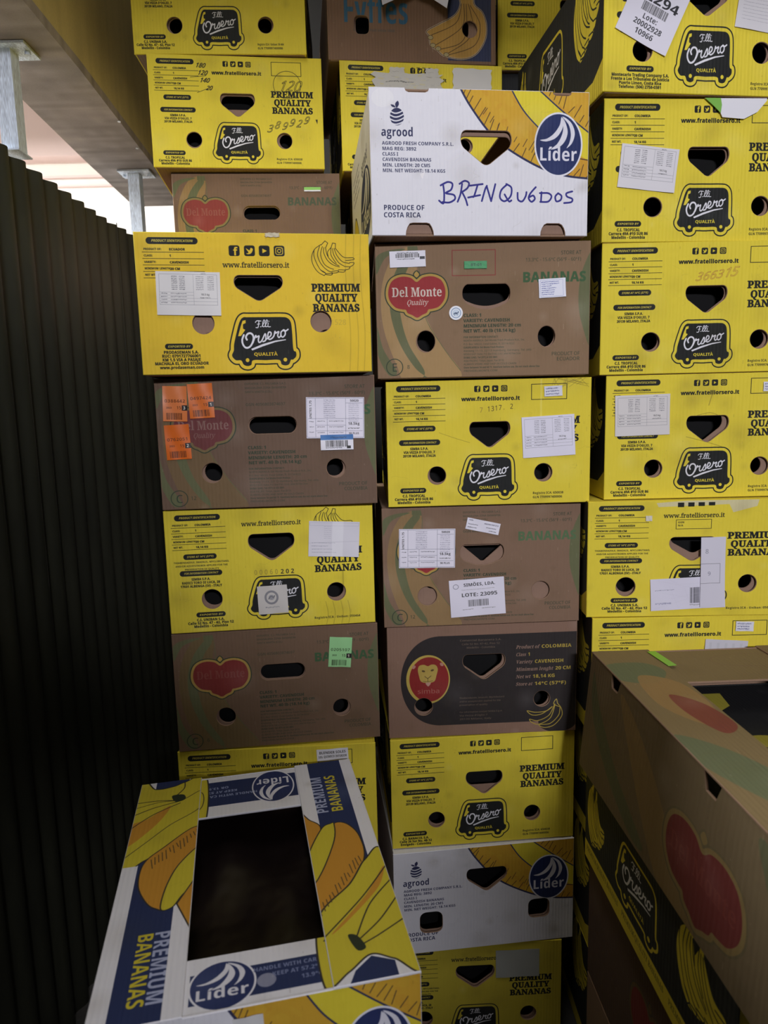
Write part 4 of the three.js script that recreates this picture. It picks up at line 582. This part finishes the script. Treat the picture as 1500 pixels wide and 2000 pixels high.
{
  const t = carton('yellow carton with torn white and green paper at its top edge', B(0.615, 0.297, 1.378, 3.7, 0.395, 0.25), VAN(vanFace({})), { cut: vanCut, inner: vanCut });
  sticker(t, 'paper_label', 0.075, 0.33, 0.275, 0.305, -6, delivery, { bg: '#dcdade', curl: 0.004 });
  const sh = new THREE.Shape(); [[0, 0], [0.022, -0.008], [0.034, -0.033], [0.075, -0.036], [0.1, -0.024], [0.118, -0.004], [0.118, 0], [0, 0]].forEach(([x, y], i) => (i ? sh.lineTo(x, y) : sh.moveTo(x, y)));
  const m = mesh('torn_paper', new THREE.ExtrudeGeometry(sh, { depth: 0.001, bevelEnabled: false }), std({ color: 0xe4e4ea, roughness: 0.6 }), t); m.position.set(-0.012, 0.2495, D0 / 2 + 0.0015); m.rotation.x = -0.05;
  const s2 = new THREE.Shape(); [[0, 0], [0.03, 0], [0.032, -0.012], [0.03, -0.026], [0.016, -0.013]].forEach(([x, y], i) => (i ? s2.lineTo(x, y) : s2.moveTo(x, y)));
  const m2 = mesh('torn_paper', new THREE.ExtrudeGeometry(s2, { depth: 0.0008, bevelEnabled: false }), std({ color: new THREE.Color('#79b548'), roughness: 0.6 }), t); m2.position.set(-0.012, 0.2495, D0 / 2 + 0.0028); m2.rotation.x = -0.05; m2.userData.label = 'green corner of the torn paper';
}
carton('yellow carton with the number 366315 scrawled in orange', B(0.619, 0.054, 1.372, 1.0, 0.398, 0.242), VAN(vanFace({ marks: (g, X, Y) => { '366315'.split('').forEach((s, i) => hand(g, s, X(0.445 + i * 0.033), Y(0.295 - i * 0.006), 56 + (i > 3 ? 8 : 0), '#b5823a', 2.1)); poly(g, [[X(0.8), Y(0.12)], [X(0.84), Y(0.07)]], null, '#b07a34', 3, false); } })), { cut: vanCut, inner: (W, H) => spec('van', W, H, { vents: [[0.232, 0.75, 0.044], [0.768, 0.748, 0.0435]] }) });
{
  const t = carton('yellow carton with a creased handle and a large faded paper label at its upper left', B(0.631, -0.188, 1.37, -0.4, 0.394, 0.24), VAN(vanFace({ marks: (g, X, Y) => { g.globalAlpha = 0.45; curve(g, [[X(0.4), Y(0.5)], [X(0.5), Y(0.545)], [X(0.575), Y(0.585)]], { stroke: '#6a5a22', lw: 3 }); curve(g, [[X(0.45), Y(0.33)], [X(0.51), Y(0.31)], [X(0.55), Y(0.33)]], { stroke: '#6a5a22', lw: 3 }); curve(g, [[X(0.52), Y(0.16)], [X(0.505), Y(0.25)]], { stroke: '#7a6a2a', lw: 5 }); g.globalAlpha = 1; } })), { cut: (W, H) => spec('van', W, H, { handle: ['heart', 0.4, 0.605, 0.335, 0.55] }), inner: (W, H) => spec('van', W, H, { handle: ['heart', 0.385, 0.585, 0.32, 0.54], vents: [[0.225, 0.75, 0.046], [0.75, 0.748, 0.0435]] }) });
  sticker(t, 'paper_label', 0.045, 0.155, 0.268, 0.325, 1, delivery, { bg: '#d8d4d2' });
  sticker(t, 'small_label', 0.765, 0.075, 0.085, 0.075, 0, smallPrint, { px: 128, bg: '#dfe0ea' });
}
{
  const t = carton('yellow carton with a white barcode paper pasted in an L over its van badge', B(0.603, -0.421, 1.345, -2.0, 0.41, 0.232), VAN(vanFace({ kind: 'serif', treated: true, ggn: 1, noBunch: true, exporter: ['C.I. UNIBAN S.A.', 'Calle 52 No. 47 - 42, Piso 12', 'Medellin - Colombia'], lay: { exp: 0.855, ex0: 0.115, ex1: 0.245, wy: 0.13, wx: 0.498, py: 0.305, px: 0.785, pw: 1.03, van: [0.365, 0.55, 0.3, 0.37], rx: 0.685 }, marks: (g, X, Y) => { g.globalAlpha = 0.85; g.fillStyle = '#d6cfb0'; poly(g, [[X(0.32), Y(0.02)], [X(0.5), 0], [X(0.8), 0], [X(0.79), Y(0.06)], [X(0.68), Y(0.11)], [X(0.66), Y(0.04)], [X(0.33), Y(0.055)]], '#d6cfb0'); g.globalAlpha = 1; for (let i = 0; i < 4; i++) box(g, X(0.42 + i * 0.048), Y(0.02), 30, 24 - i * 2, INK); } })), { cut: (W, H) => spec('serif', W, H, { handle: ['heart', 0.388, 0.605, 0.315, 0.52], vents: [[0.185, 0.735, 0.0455], [0.762, 0.72, 0.042]] }), inner: (W, H) => [hole('heart', W, H, 0.395, 0.62, 0.27, 0.46), circle(0.18 * W, 0.28 * H, 0.046 * W), circle(0.757 * W, 0.295 * H, 0.042 * W)] });
  sticker(t, 'pasted_paper', 0.303, 0.66, 0.352, 0.275, 2.5, (g, w, h) => { bars(g, w * 0.53, h * 0.32, w * 0.3, h * 0.5, '#55565e'); scrib(g, w * 0.53, h * 0.85, w * 0.3, 7, '#888'); scrib(g, w * 0.06, h * 0.35, w * 0.26, 5, '#8a8aa0'); scrib(g, w * 0.06, h * 0.75, w * 0.22, 12, '#9a9ab6'); g.globalAlpha = 0.5; for (let i = 0; i < 10; i++) { g.strokeStyle = '#c6c4d4'; g.beginPath(); g.moveTo(rnd() * w, rnd() * h); g.lineTo(rnd() * w, rnd() * h); g.stroke(); } g.globalAlpha = 1; }, { bg: '#dcdaea', curl: 0.008 });
  sticker(t, 'pasted_paper', 0.535, 0.315, 0.115, 0.6, 1, (g, w, h) => { box(g, -4, h * 0.38, w * 0.82, h * 0.28, null, '#8a8a94', 3); T(g, '9', w * 0.36, h * 0.52, 26, { color: '#77778a', weight: 'normal' }); T(g, '8', w * 0.25, h * 0.2, 30, { color: '#8a8a96', weight: 'normal' }); }, { bg: '#d6d4e0', px: 160, curl: 0.01, lift: 0.001 });
  sticker(t, 'round_scrap', 0.27, 0.125, 0.03, 0.045, 0, null, { bg: '#d8d4c4', px: 32 });
}
{
  const t = carton('yellow carton cut off by the brown open box standing in front of it at right', B(0.606, -0.67, 1.345, 0, 0.395, 0.248), VAN(vanFace({ lay: { py: 0.295 } })), { cut: vanCut });
  sticker(t, 'paper_label', 0.565, 0.2, 0.215, 0.26, -4, (g, w, h) => { for (let i = 0; i < 5; i++) box(g, w * (0.1 + i * 0.18), h * 0.1, w * 0.06, h * 0.8, '#c6c6cc'); }, { bg: '#cfced6', px: 160, curl: 0.02 });
  sticker(t, 'small_label', 0.72, 0.05, 0.09, 0.08, -2, smallPrint, { px: 128, bg: '#dfe0ea' });
}
carton('yellow carton low in the right stack, only its black side and yellow foot in view', B(0.617, -0.918, 1.35, 1, 0.395, 0.246), VAN(hiddenFace), { cut: vanCut });
carton('carton third from the floor in the right stack', B(0.617, -1.166, 1.35, 0, 0.395, 0.246), VAN(hiddenFace), { cut: vanCut });
carton('carton on the floor of the right stack, hidden behind the brown box', B(0.617, -1.4285, 1.35, 0, 0.395, 0.26), VAN(hiddenFace), { cut: vanCut });

// ---------- the two open boxes in front ----------
// a lid top made of four separate boards (two long, two end) round an opening, one print over all of them; extents as shares of width and length
function openTop(t, W, L, y, mat, edge, u0, u1, v0, v1) {
  const part = (name, a, b, c, d, yy) => {
    const w = (b - a) * W, l = (d - c) * L, g = board(w, l), uv = g.attributes.uv; for (let i = 0; i < uv.count; i++) uv.setXY(i, a + uv.getX(i) * (b - a), 1 - (d - uv.getY(i) * (d - c)));
    const m = mesh(name, g, [mat, kraft, edge], t); m.rotation.x = -Math.PI / 2; m.position.set((a - 0.5) * W, yy, -L / 2 + d * L); return m;
  };
  part('end_flap', 0.012, 0.988, 0.008, v0, y - 2 * TH); part('end_flap', 0.012, 0.988, v1, 0.992, y - 2 * TH); part('side_flap', 0, u0, 0, 1, y - TH); part('side_flap', u1, 1, 0, 1, y - TH);
}
function lidTop() {
  const w = 800, h = 1120, [c, g] = canvas(w, h, WHITE), P = (l) => l.map(([u, v]) => [u * w, v * h]), N = '#1f2d58', y1 = '#cfc032', o1 = '#c98f2c', k = '#2f2a22';
  // end flaps
  box(g, 0.1 * w, 0.035 * h, 0.66 * w, 0.15 * h, N); box(g, 0.27 * w, 0.885 * h, 0.46 * w, 0.085 * h, N);
  g.save(); g.translate(0.61 * w, 0.105 * h); g.rotate(Math.PI); leafLogo(g, 0, 0, 74, 108); g.restore(); leafLogo(g, 0.39 * w, 0.925 * h, 78, 74);
  g.save(); g.translate(0.4 * w, 0.105 * h); g.rotate(Math.PI); ['HANDLE WITH CARE', 'KEEP AT 57.2', 'OR 13.9 C'].forEach((s, i) => T(g, s, 90, -24 + i * 28, 15, { align: 'right', color: '#9aa4c6' })); g.restore();
  ['HANDLE WITH CARE', 'KEEP AT 57.2°F', '13.9°C'].forEach((s, i) => T(g, s, 0.7 * w, (0.9 + i * 0.021) * h, 13, { align: 'right', color: '#8089ad' })); oval(g, 0.525 * w, 0.935 * h, 24, 22, '#8b8fa6');
  // left long flap
  box(g, 0, 0, 0.28 * w, h, WHITE); poly(g, P([[0.06, 0.43], [0.06, 1], [0.215, 1], [0.215, 0.6], [0.28, 0.4]]), N); box(g, 0.07 * w, 0, 0.15 * w, 0.06 * h, N);
  curve(g, P([[0, 0.0], [0.07, 0.045], [0.15, 0.04], [0.2, 0.02], [0.3, 0], [0.3, 0.3], [0.18, 0.37], [0.08, 0.435], [-0.01, 0.45]]), { fill: y1, stroke: k, lw: 5, close: true });
  curve(g, P([[-0.01, 0.25], [0.06, 0.22], [0.15, 0.16], [0.1, 0.26], [-0.01, 0.36]]), { fill: o1, close: true }); curve(g, P([[0.0, 0.15], [0.1, 0.13], [0.2, 0.13], [0.28, 0.09], [0.28, 0.19], [0.16, 0.27], [0.08, 0.34], [0, 0.41]]), { stroke: k, lw: 3 });
  [[[-0.01, 0.27], [0.08, 0.2], [0.19, 0.15]], [[-0.01, 0.12], [0.09, 0.12], [0.16, 0.13]], [[0, 0.19], [0.08, 0.16], [0.18, 0.14]], [[0.2, 0.02], [0.2, 0.06], [0.17, 0.1]]].forEach((p) => curve(g, P(p), { stroke: k, lw: 4 }));
  curve(g, P([[0.15, 0.1], [0.2, 0.1], [0.21, 0.13], [0.17, 0.14]]), { fill: '#26301c', close: true });
  curve(g, P([[0.28, 0.3], [0.14, 0.39], [0.08, 0.45], [0.075, 0.54], [0.11, 0.61], [0.15, 0.645], [0.2, 0.645], [0.28, 0.5]]), { fill: o1, close: true, stroke: k, lw: 4 });
  curve(g, P([[0.3, 0.4], [0.22, 0.47], [0.18, 0.56], [0.17, 0.65], [0.21, 0.65], [0.24, 0.61], [0.3, 0.54]]), { fill: y1, stroke: k, lw: 4, close: true });
  poly(g, P([[0.28, 0.55], [0.225, 0.64], [0.28, 0.74]]), o1, k, 4); hatch(g, along(P([[0.1, 0.44], [0.28, 0.31]]), 14), 6, 34, '#5a4426', 3);
  box(g, 0, 0.455 * h, 0.055 * w, h, WHITE); box(g, 0.22 * w, 0.75 * h, 0.07 * w, h, WHITE);
  T(g, 'PREMIUM', 0.165 * w, 0.825 * h, 40, { color: '#aab2d0', rot: Math.PI / 2, w: 0.225 * h }); T(g, 'BANANAS', 0.11 * w, 0.825 * h, 40, { color: y1, rot: Math.PI / 2, w: 0.225 * h });
  // right long flap
  box(g, 0.72 * w, 0, 0.29 * w, h, WHITE); poly(g, P([[0.785, 0], [0.945, 0], [0.945, 0.6], [0.785, 0.6]]), N);
  T(g, 'PREMIUM', 0.835 * w, 0.195 * h, 40, { color: '#aab2d0', rot: -Math.PI / 2, w: 0.225 * h }); T(g, 'BANANAS', 0.9 * w, 0.195 * h, 40, { color: y1, rot: -Math.PI / 2, w: 0.225 * h });
  curve(g, P([[0.7, 0.31], [0.745, 0.35], [0.785, 0.41], [0.7, 0.56]]), { fill: o1, stroke: k, lw: 4, close: true });
  curve(g, P([[0.82, 0.43], [0.85, 0.385], [0.9, 0.4], [0.935, 0.47], [0.925, 0.58], [0.82, 0.7], [0.71, 0.8], [0.71, 0.62]]), { fill: o1, stroke: k, lw: 4, close: true });
  curve(g, P([[0.71, 0.54], [0.785, 0.41], [0.83, 0.385], [0.845, 0.39], [0.83, 0.47], [0.76, 0.6], [0.71, 0.65]]), { fill: y1, stroke: k, lw: 4, close: true });
  curve(g, P([[1.01, 0.56], [0.93, 0.58], [0.85, 0.67], [0.71, 0.785], [0.7, 0.99], [0.78, 0.965], [0.86, 0.925], [0.93, 0.95], [1.01, 0.975]]), { fill: y1, stroke: k, lw: 5, close: true });
  curve(g, P([[0.99, 0.62], [0.9, 0.72], [0.75, 0.84], [0.82, 0.8], [0.95, 0.7]]), { fill: o1, close: true }); [[[1, 0.68], [0.9, 0.76], [0.83, 0.86]], [[1, 0.75], [0.92, 0.82], [0.84, 0.87]], [[1, 0.83], [0.9, 0.87], [0.84, 0.89]], [[1, 0.62], [0.88, 0.73], [0.72, 0.85]]].forEach((p) => curve(g, P(p), { stroke: k, lw: 4 }));
  curve(g, P([[0.8, 0.855], [0.83, 0.86], [0.85, 0.9], [0.82, 0.905]]), { fill: '#26301c', close: true }); hatch(g, along(P([[0.92, 0.58], [0.72, 0.78]]), 14), -4, -32, '#5a4426', 3);
  poly(g, P([[0.775, 1], [0.8, 0.965], [0.86, 0.93], [0.93, 0.955], [0.93, 1]]), N);
  wear(g, w, h, 0.8, '#b0a090'); return face(c);
}
{
  const W = 0.391, L = 0.545, H = 0.245, a = 0.2077, far = [-0.2716, 1.262];
  const cx = far[0] + Math.sin(a) * L / 2, cz = far[1] - Math.cos(a) * L / 2, y = -0.685 - H;
  const bx = [far[0] + Math.sin(a) * L, y, far[1] - Math.cos(a) * L, THREE.MathUtils.radToDeg(a), W, H, L];
  const t = carton('open white box in front at lower left, banana print round its top opening', bx, { front: liderFace(), side: whiteBoard, back: whiteBoard, edge: whiteBoard, group: 'white banana boxes' }, { noTop: true, name: 'open_banana_box', cut: (W2, H2) => [hole('heart', W2, H2, 0.4, 0.63, 0.25, 0.48)], inner: (W2, H2) => [hole('heart', W2, H2, 0.4, 0.63, 0.25, 0.48)] });
  openTop(t, W, L, H + TH, lidTop(), whiteBoard, 0.277, 0.723, 0.245, 0.835);
  sticker(t, 'torn_label', 0.42, 0.05, 0.09, 0.14, 2, null, { px: 48, bg: '#dedede' });
  const bag = new THREE.PlaneGeometry(0.372, 0.525, 60, 84).rotateX(-Math.PI / 2), bp = bag.attributes.position;
  for (let i = 0; i < bp.count; i++) { const u2 = bp.getX(i) / 0.38 + 0.5, v2 = bp.getZ(i) / 0.54 + 0.5; bp.setY(i, 0.15 + 0.03 * n4(u2, v2) + 0.008 * n1(u2, v2) + 0.003 * Math.abs(n2(u2 * 0.6, v2 * 0.6) - 0.5)); }
  bag.computeVertexNormals(); mesh('dark_contents', bag, std({ color: 0x140c0b, roughness: 0.42, side: THREE.DoubleSide }), t).userData.label = 'dark crumpled plastic bag inside';
  for (const [k, l] of [[1, 'brown carton directly under the open white box'], [2, 'brown carton on the floor under the open white box']]) carton(l, [bx[0], k === 1 ? y - 0.2485 : -1.429, bx[2], bx[3], 0.388, k === 1 ? 0.247 : 0.249, 0.5], MON(hiddenMonte), { cut: monteCut });
}
{
  // brown open box at right: front end is out of the picture; the long left side carries the print
  const W = 0.4, L = 0.66, H = 0.226, yaw = 2, far = [0.392 + W / 2, 1.3], a = THREE.MathUtils.degToRad(yaw);
  const w = 1280, h = 460, [c, g] = canvas(w, h, '#7f6d50'); const gr = '#6a6b4c';
  curve(g, [[40, 60], [120, 160], [300, 300], [520, 420], [430, 440], [200, 330], [60, 200]].map(([x, y]) => [x * 1.1, y]), { fill: gr, close: true }); curve(g, [[300, 40], [520, 120], [760, 300], [900, 470], [700, 470], [480, 260]], { fill: '#93794e', close: true });
  crown(g, { r: '#7d3330', y: '#978050', g: '#75684a', t: '#8a4038', q: 0 }, 690, 150, 420, 280); curve(g, [[1110, 30], [1180, 160], [1230, 330], [1290, 460], [1290, 300], [1200, 60]], { fill: gr, close: true }); wear(g, w, h, 1, '#b59a80');
  const side = std({ map: tex(c), bumpMap: fluteBump, bumpScale: BUMP });
  const [ct, gt] = canvas(640, 1056, '#7f6c48'); gt.globalAlpha = 0.9; curve(gt, [[0, 120], [110, 110], [150, 180], [90, 260], [0, 230]], { fill: '#616a4c', close: true }); curve(gt, [[60, 210], [150, 260], [165, 420], [110, 520], [40, 400]], { fill: '#957647', close: true }); curve(gt, [[90, 340], [150, 400], [170, 520], [120, 560], [85, 450]], { fill: '#7d3a2e', close: true }); curve(gt, [[0, 560], [90, 640], [150, 800], [100, 900], [0, 700]], { fill: '#616a4c', close: true }); oval(gt, 440, 100, 120, 50, null, '#7a6248', 3); gt.globalAlpha = 1; wear(gt, 640, 1056, 1, '#b59a80');
  const top = face(ct), fr = [far[0] + Math.sin(a) * L, 0, far[1] - Math.cos(a) * L];
  const notch = (LL, HH) => { const o = [[0, 0], [LL, 0], [LL, HH]]; for (const c0 of [0.7 * L, 0.19 * L]) o.push([c0 + 0.022, HH], [c0 + 0.012, HH - 0.024], [c0 - 0.012, HH - 0.024], [c0 - 0.022, HH]); o.push([0, HH]); return o; };
  const t = carton('open brown box with a faded red shield on its side, in front at lower right', [fr[0], -0.473 - H, fr[2], yaw, W, H, L], { front: hiddenMonte, left: side, right: kraft, back: kraft, edge: kraft }, { noTop: true, name: 'open_banana_box', sideOutline: notch });
  for (const k of t.children.filter((q) => q.name === 'side_panel').slice(0, 1)) { k.geometry = k.geometry.clone(); const q = k.geometry.attributes.position; for (let i = 0; i < q.count; i++) q.setZ(i, q.getZ(i) + 0.022 * (1 - q.getY(i) / H) * (1 - 0.4 * q.getX(i) / L)); }   // the long side bulges out at its foot
  openTop(t, W, L, H + TH, top, kraft, 0.275, 0.8, 0.235, 0.8);
  const tape = mesh('green_tape', new THREE.BoxGeometry(0.016, 0.0006, 0.075), std({ color: new THREE.Color('#7fbf3a'), roughness: 0.4 }), t); tape.position.set(-W / 2 + 0.112, H + TH + 0.0009, -L / 2 + 0.055); tape.rotation.y = 0.1;
  // the cartons that carry it
  const base = -0.473 - H;
  const iw = 0.36, il = 0.6, [c3, g3] = canvas(720, 1200, '#0b0b0c'), U = (x, z) => [(x - (far[0] - iw / 2)) / iw * 720, (1.28 - z) / il * 1200];
  poly(g3, [U(0.59, 1.245), U(0.625, 1.245), U(0.615, 1.19), U(0.582, 1.165), U(0.572, 1.172)], '#b3a636'); poly(g3, [U(0.572, 1.245), U(0.58, 1.245), U(0.562, 1.165), U(0.556, 1.165)], '#b3a636'); T(g3, 'Orsero', U(0.545, 1.2)[0], U(0.545, 1.215)[1], 46, { color: '#8d93a6', italic: true, w: 100 });
  curve(g3, [U(0.57, 1.06), U(0.6, 1.075), U(0.65, 1.06), U(0.65, 1.035), U(0.6, 1.03)], { fill: '#8f8428', close: true }); van(g3, 330, 640, 240, 200, YEL, '#0b0b0c', false); wear(g3, 720, 1200, 0.5, '#50493a');
  carton('black carton with yellow marks lying inside the open brown box at right', [far[0] + 0.012, base + 0.006, 1.28 - il, yaw, iw, 0.155, il], { front: blackBoard, side: blackBoard, top: face(c3), edge: blackBoard }, { fullTop: true });
  const t3 = carton('black carton with yellow van outline and foot band, right under the open brown box', [0.603, base - 0.19, 1.295 - 0.56, 2, 0.4, 0.186, 0.56], { front: hiddenFace, left: sideF3, right: sideF3, back: yellowBoard, top: blackBoard, edge: blackBoard }, {});
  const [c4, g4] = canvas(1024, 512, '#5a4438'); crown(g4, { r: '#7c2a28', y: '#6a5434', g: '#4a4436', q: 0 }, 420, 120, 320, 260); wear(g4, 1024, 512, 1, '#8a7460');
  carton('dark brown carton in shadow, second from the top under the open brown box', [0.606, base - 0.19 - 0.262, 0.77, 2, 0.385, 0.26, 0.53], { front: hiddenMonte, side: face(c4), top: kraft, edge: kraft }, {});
  carton('dark brown carton on the floor at lower right', [0.606, -1.429, 0.77, 2, 0.385, 0.274, 0.53], { front: hiddenMonte, side: kraft, top: kraft, edge: kraft }, {});
}
renderer.render(scene, camera);
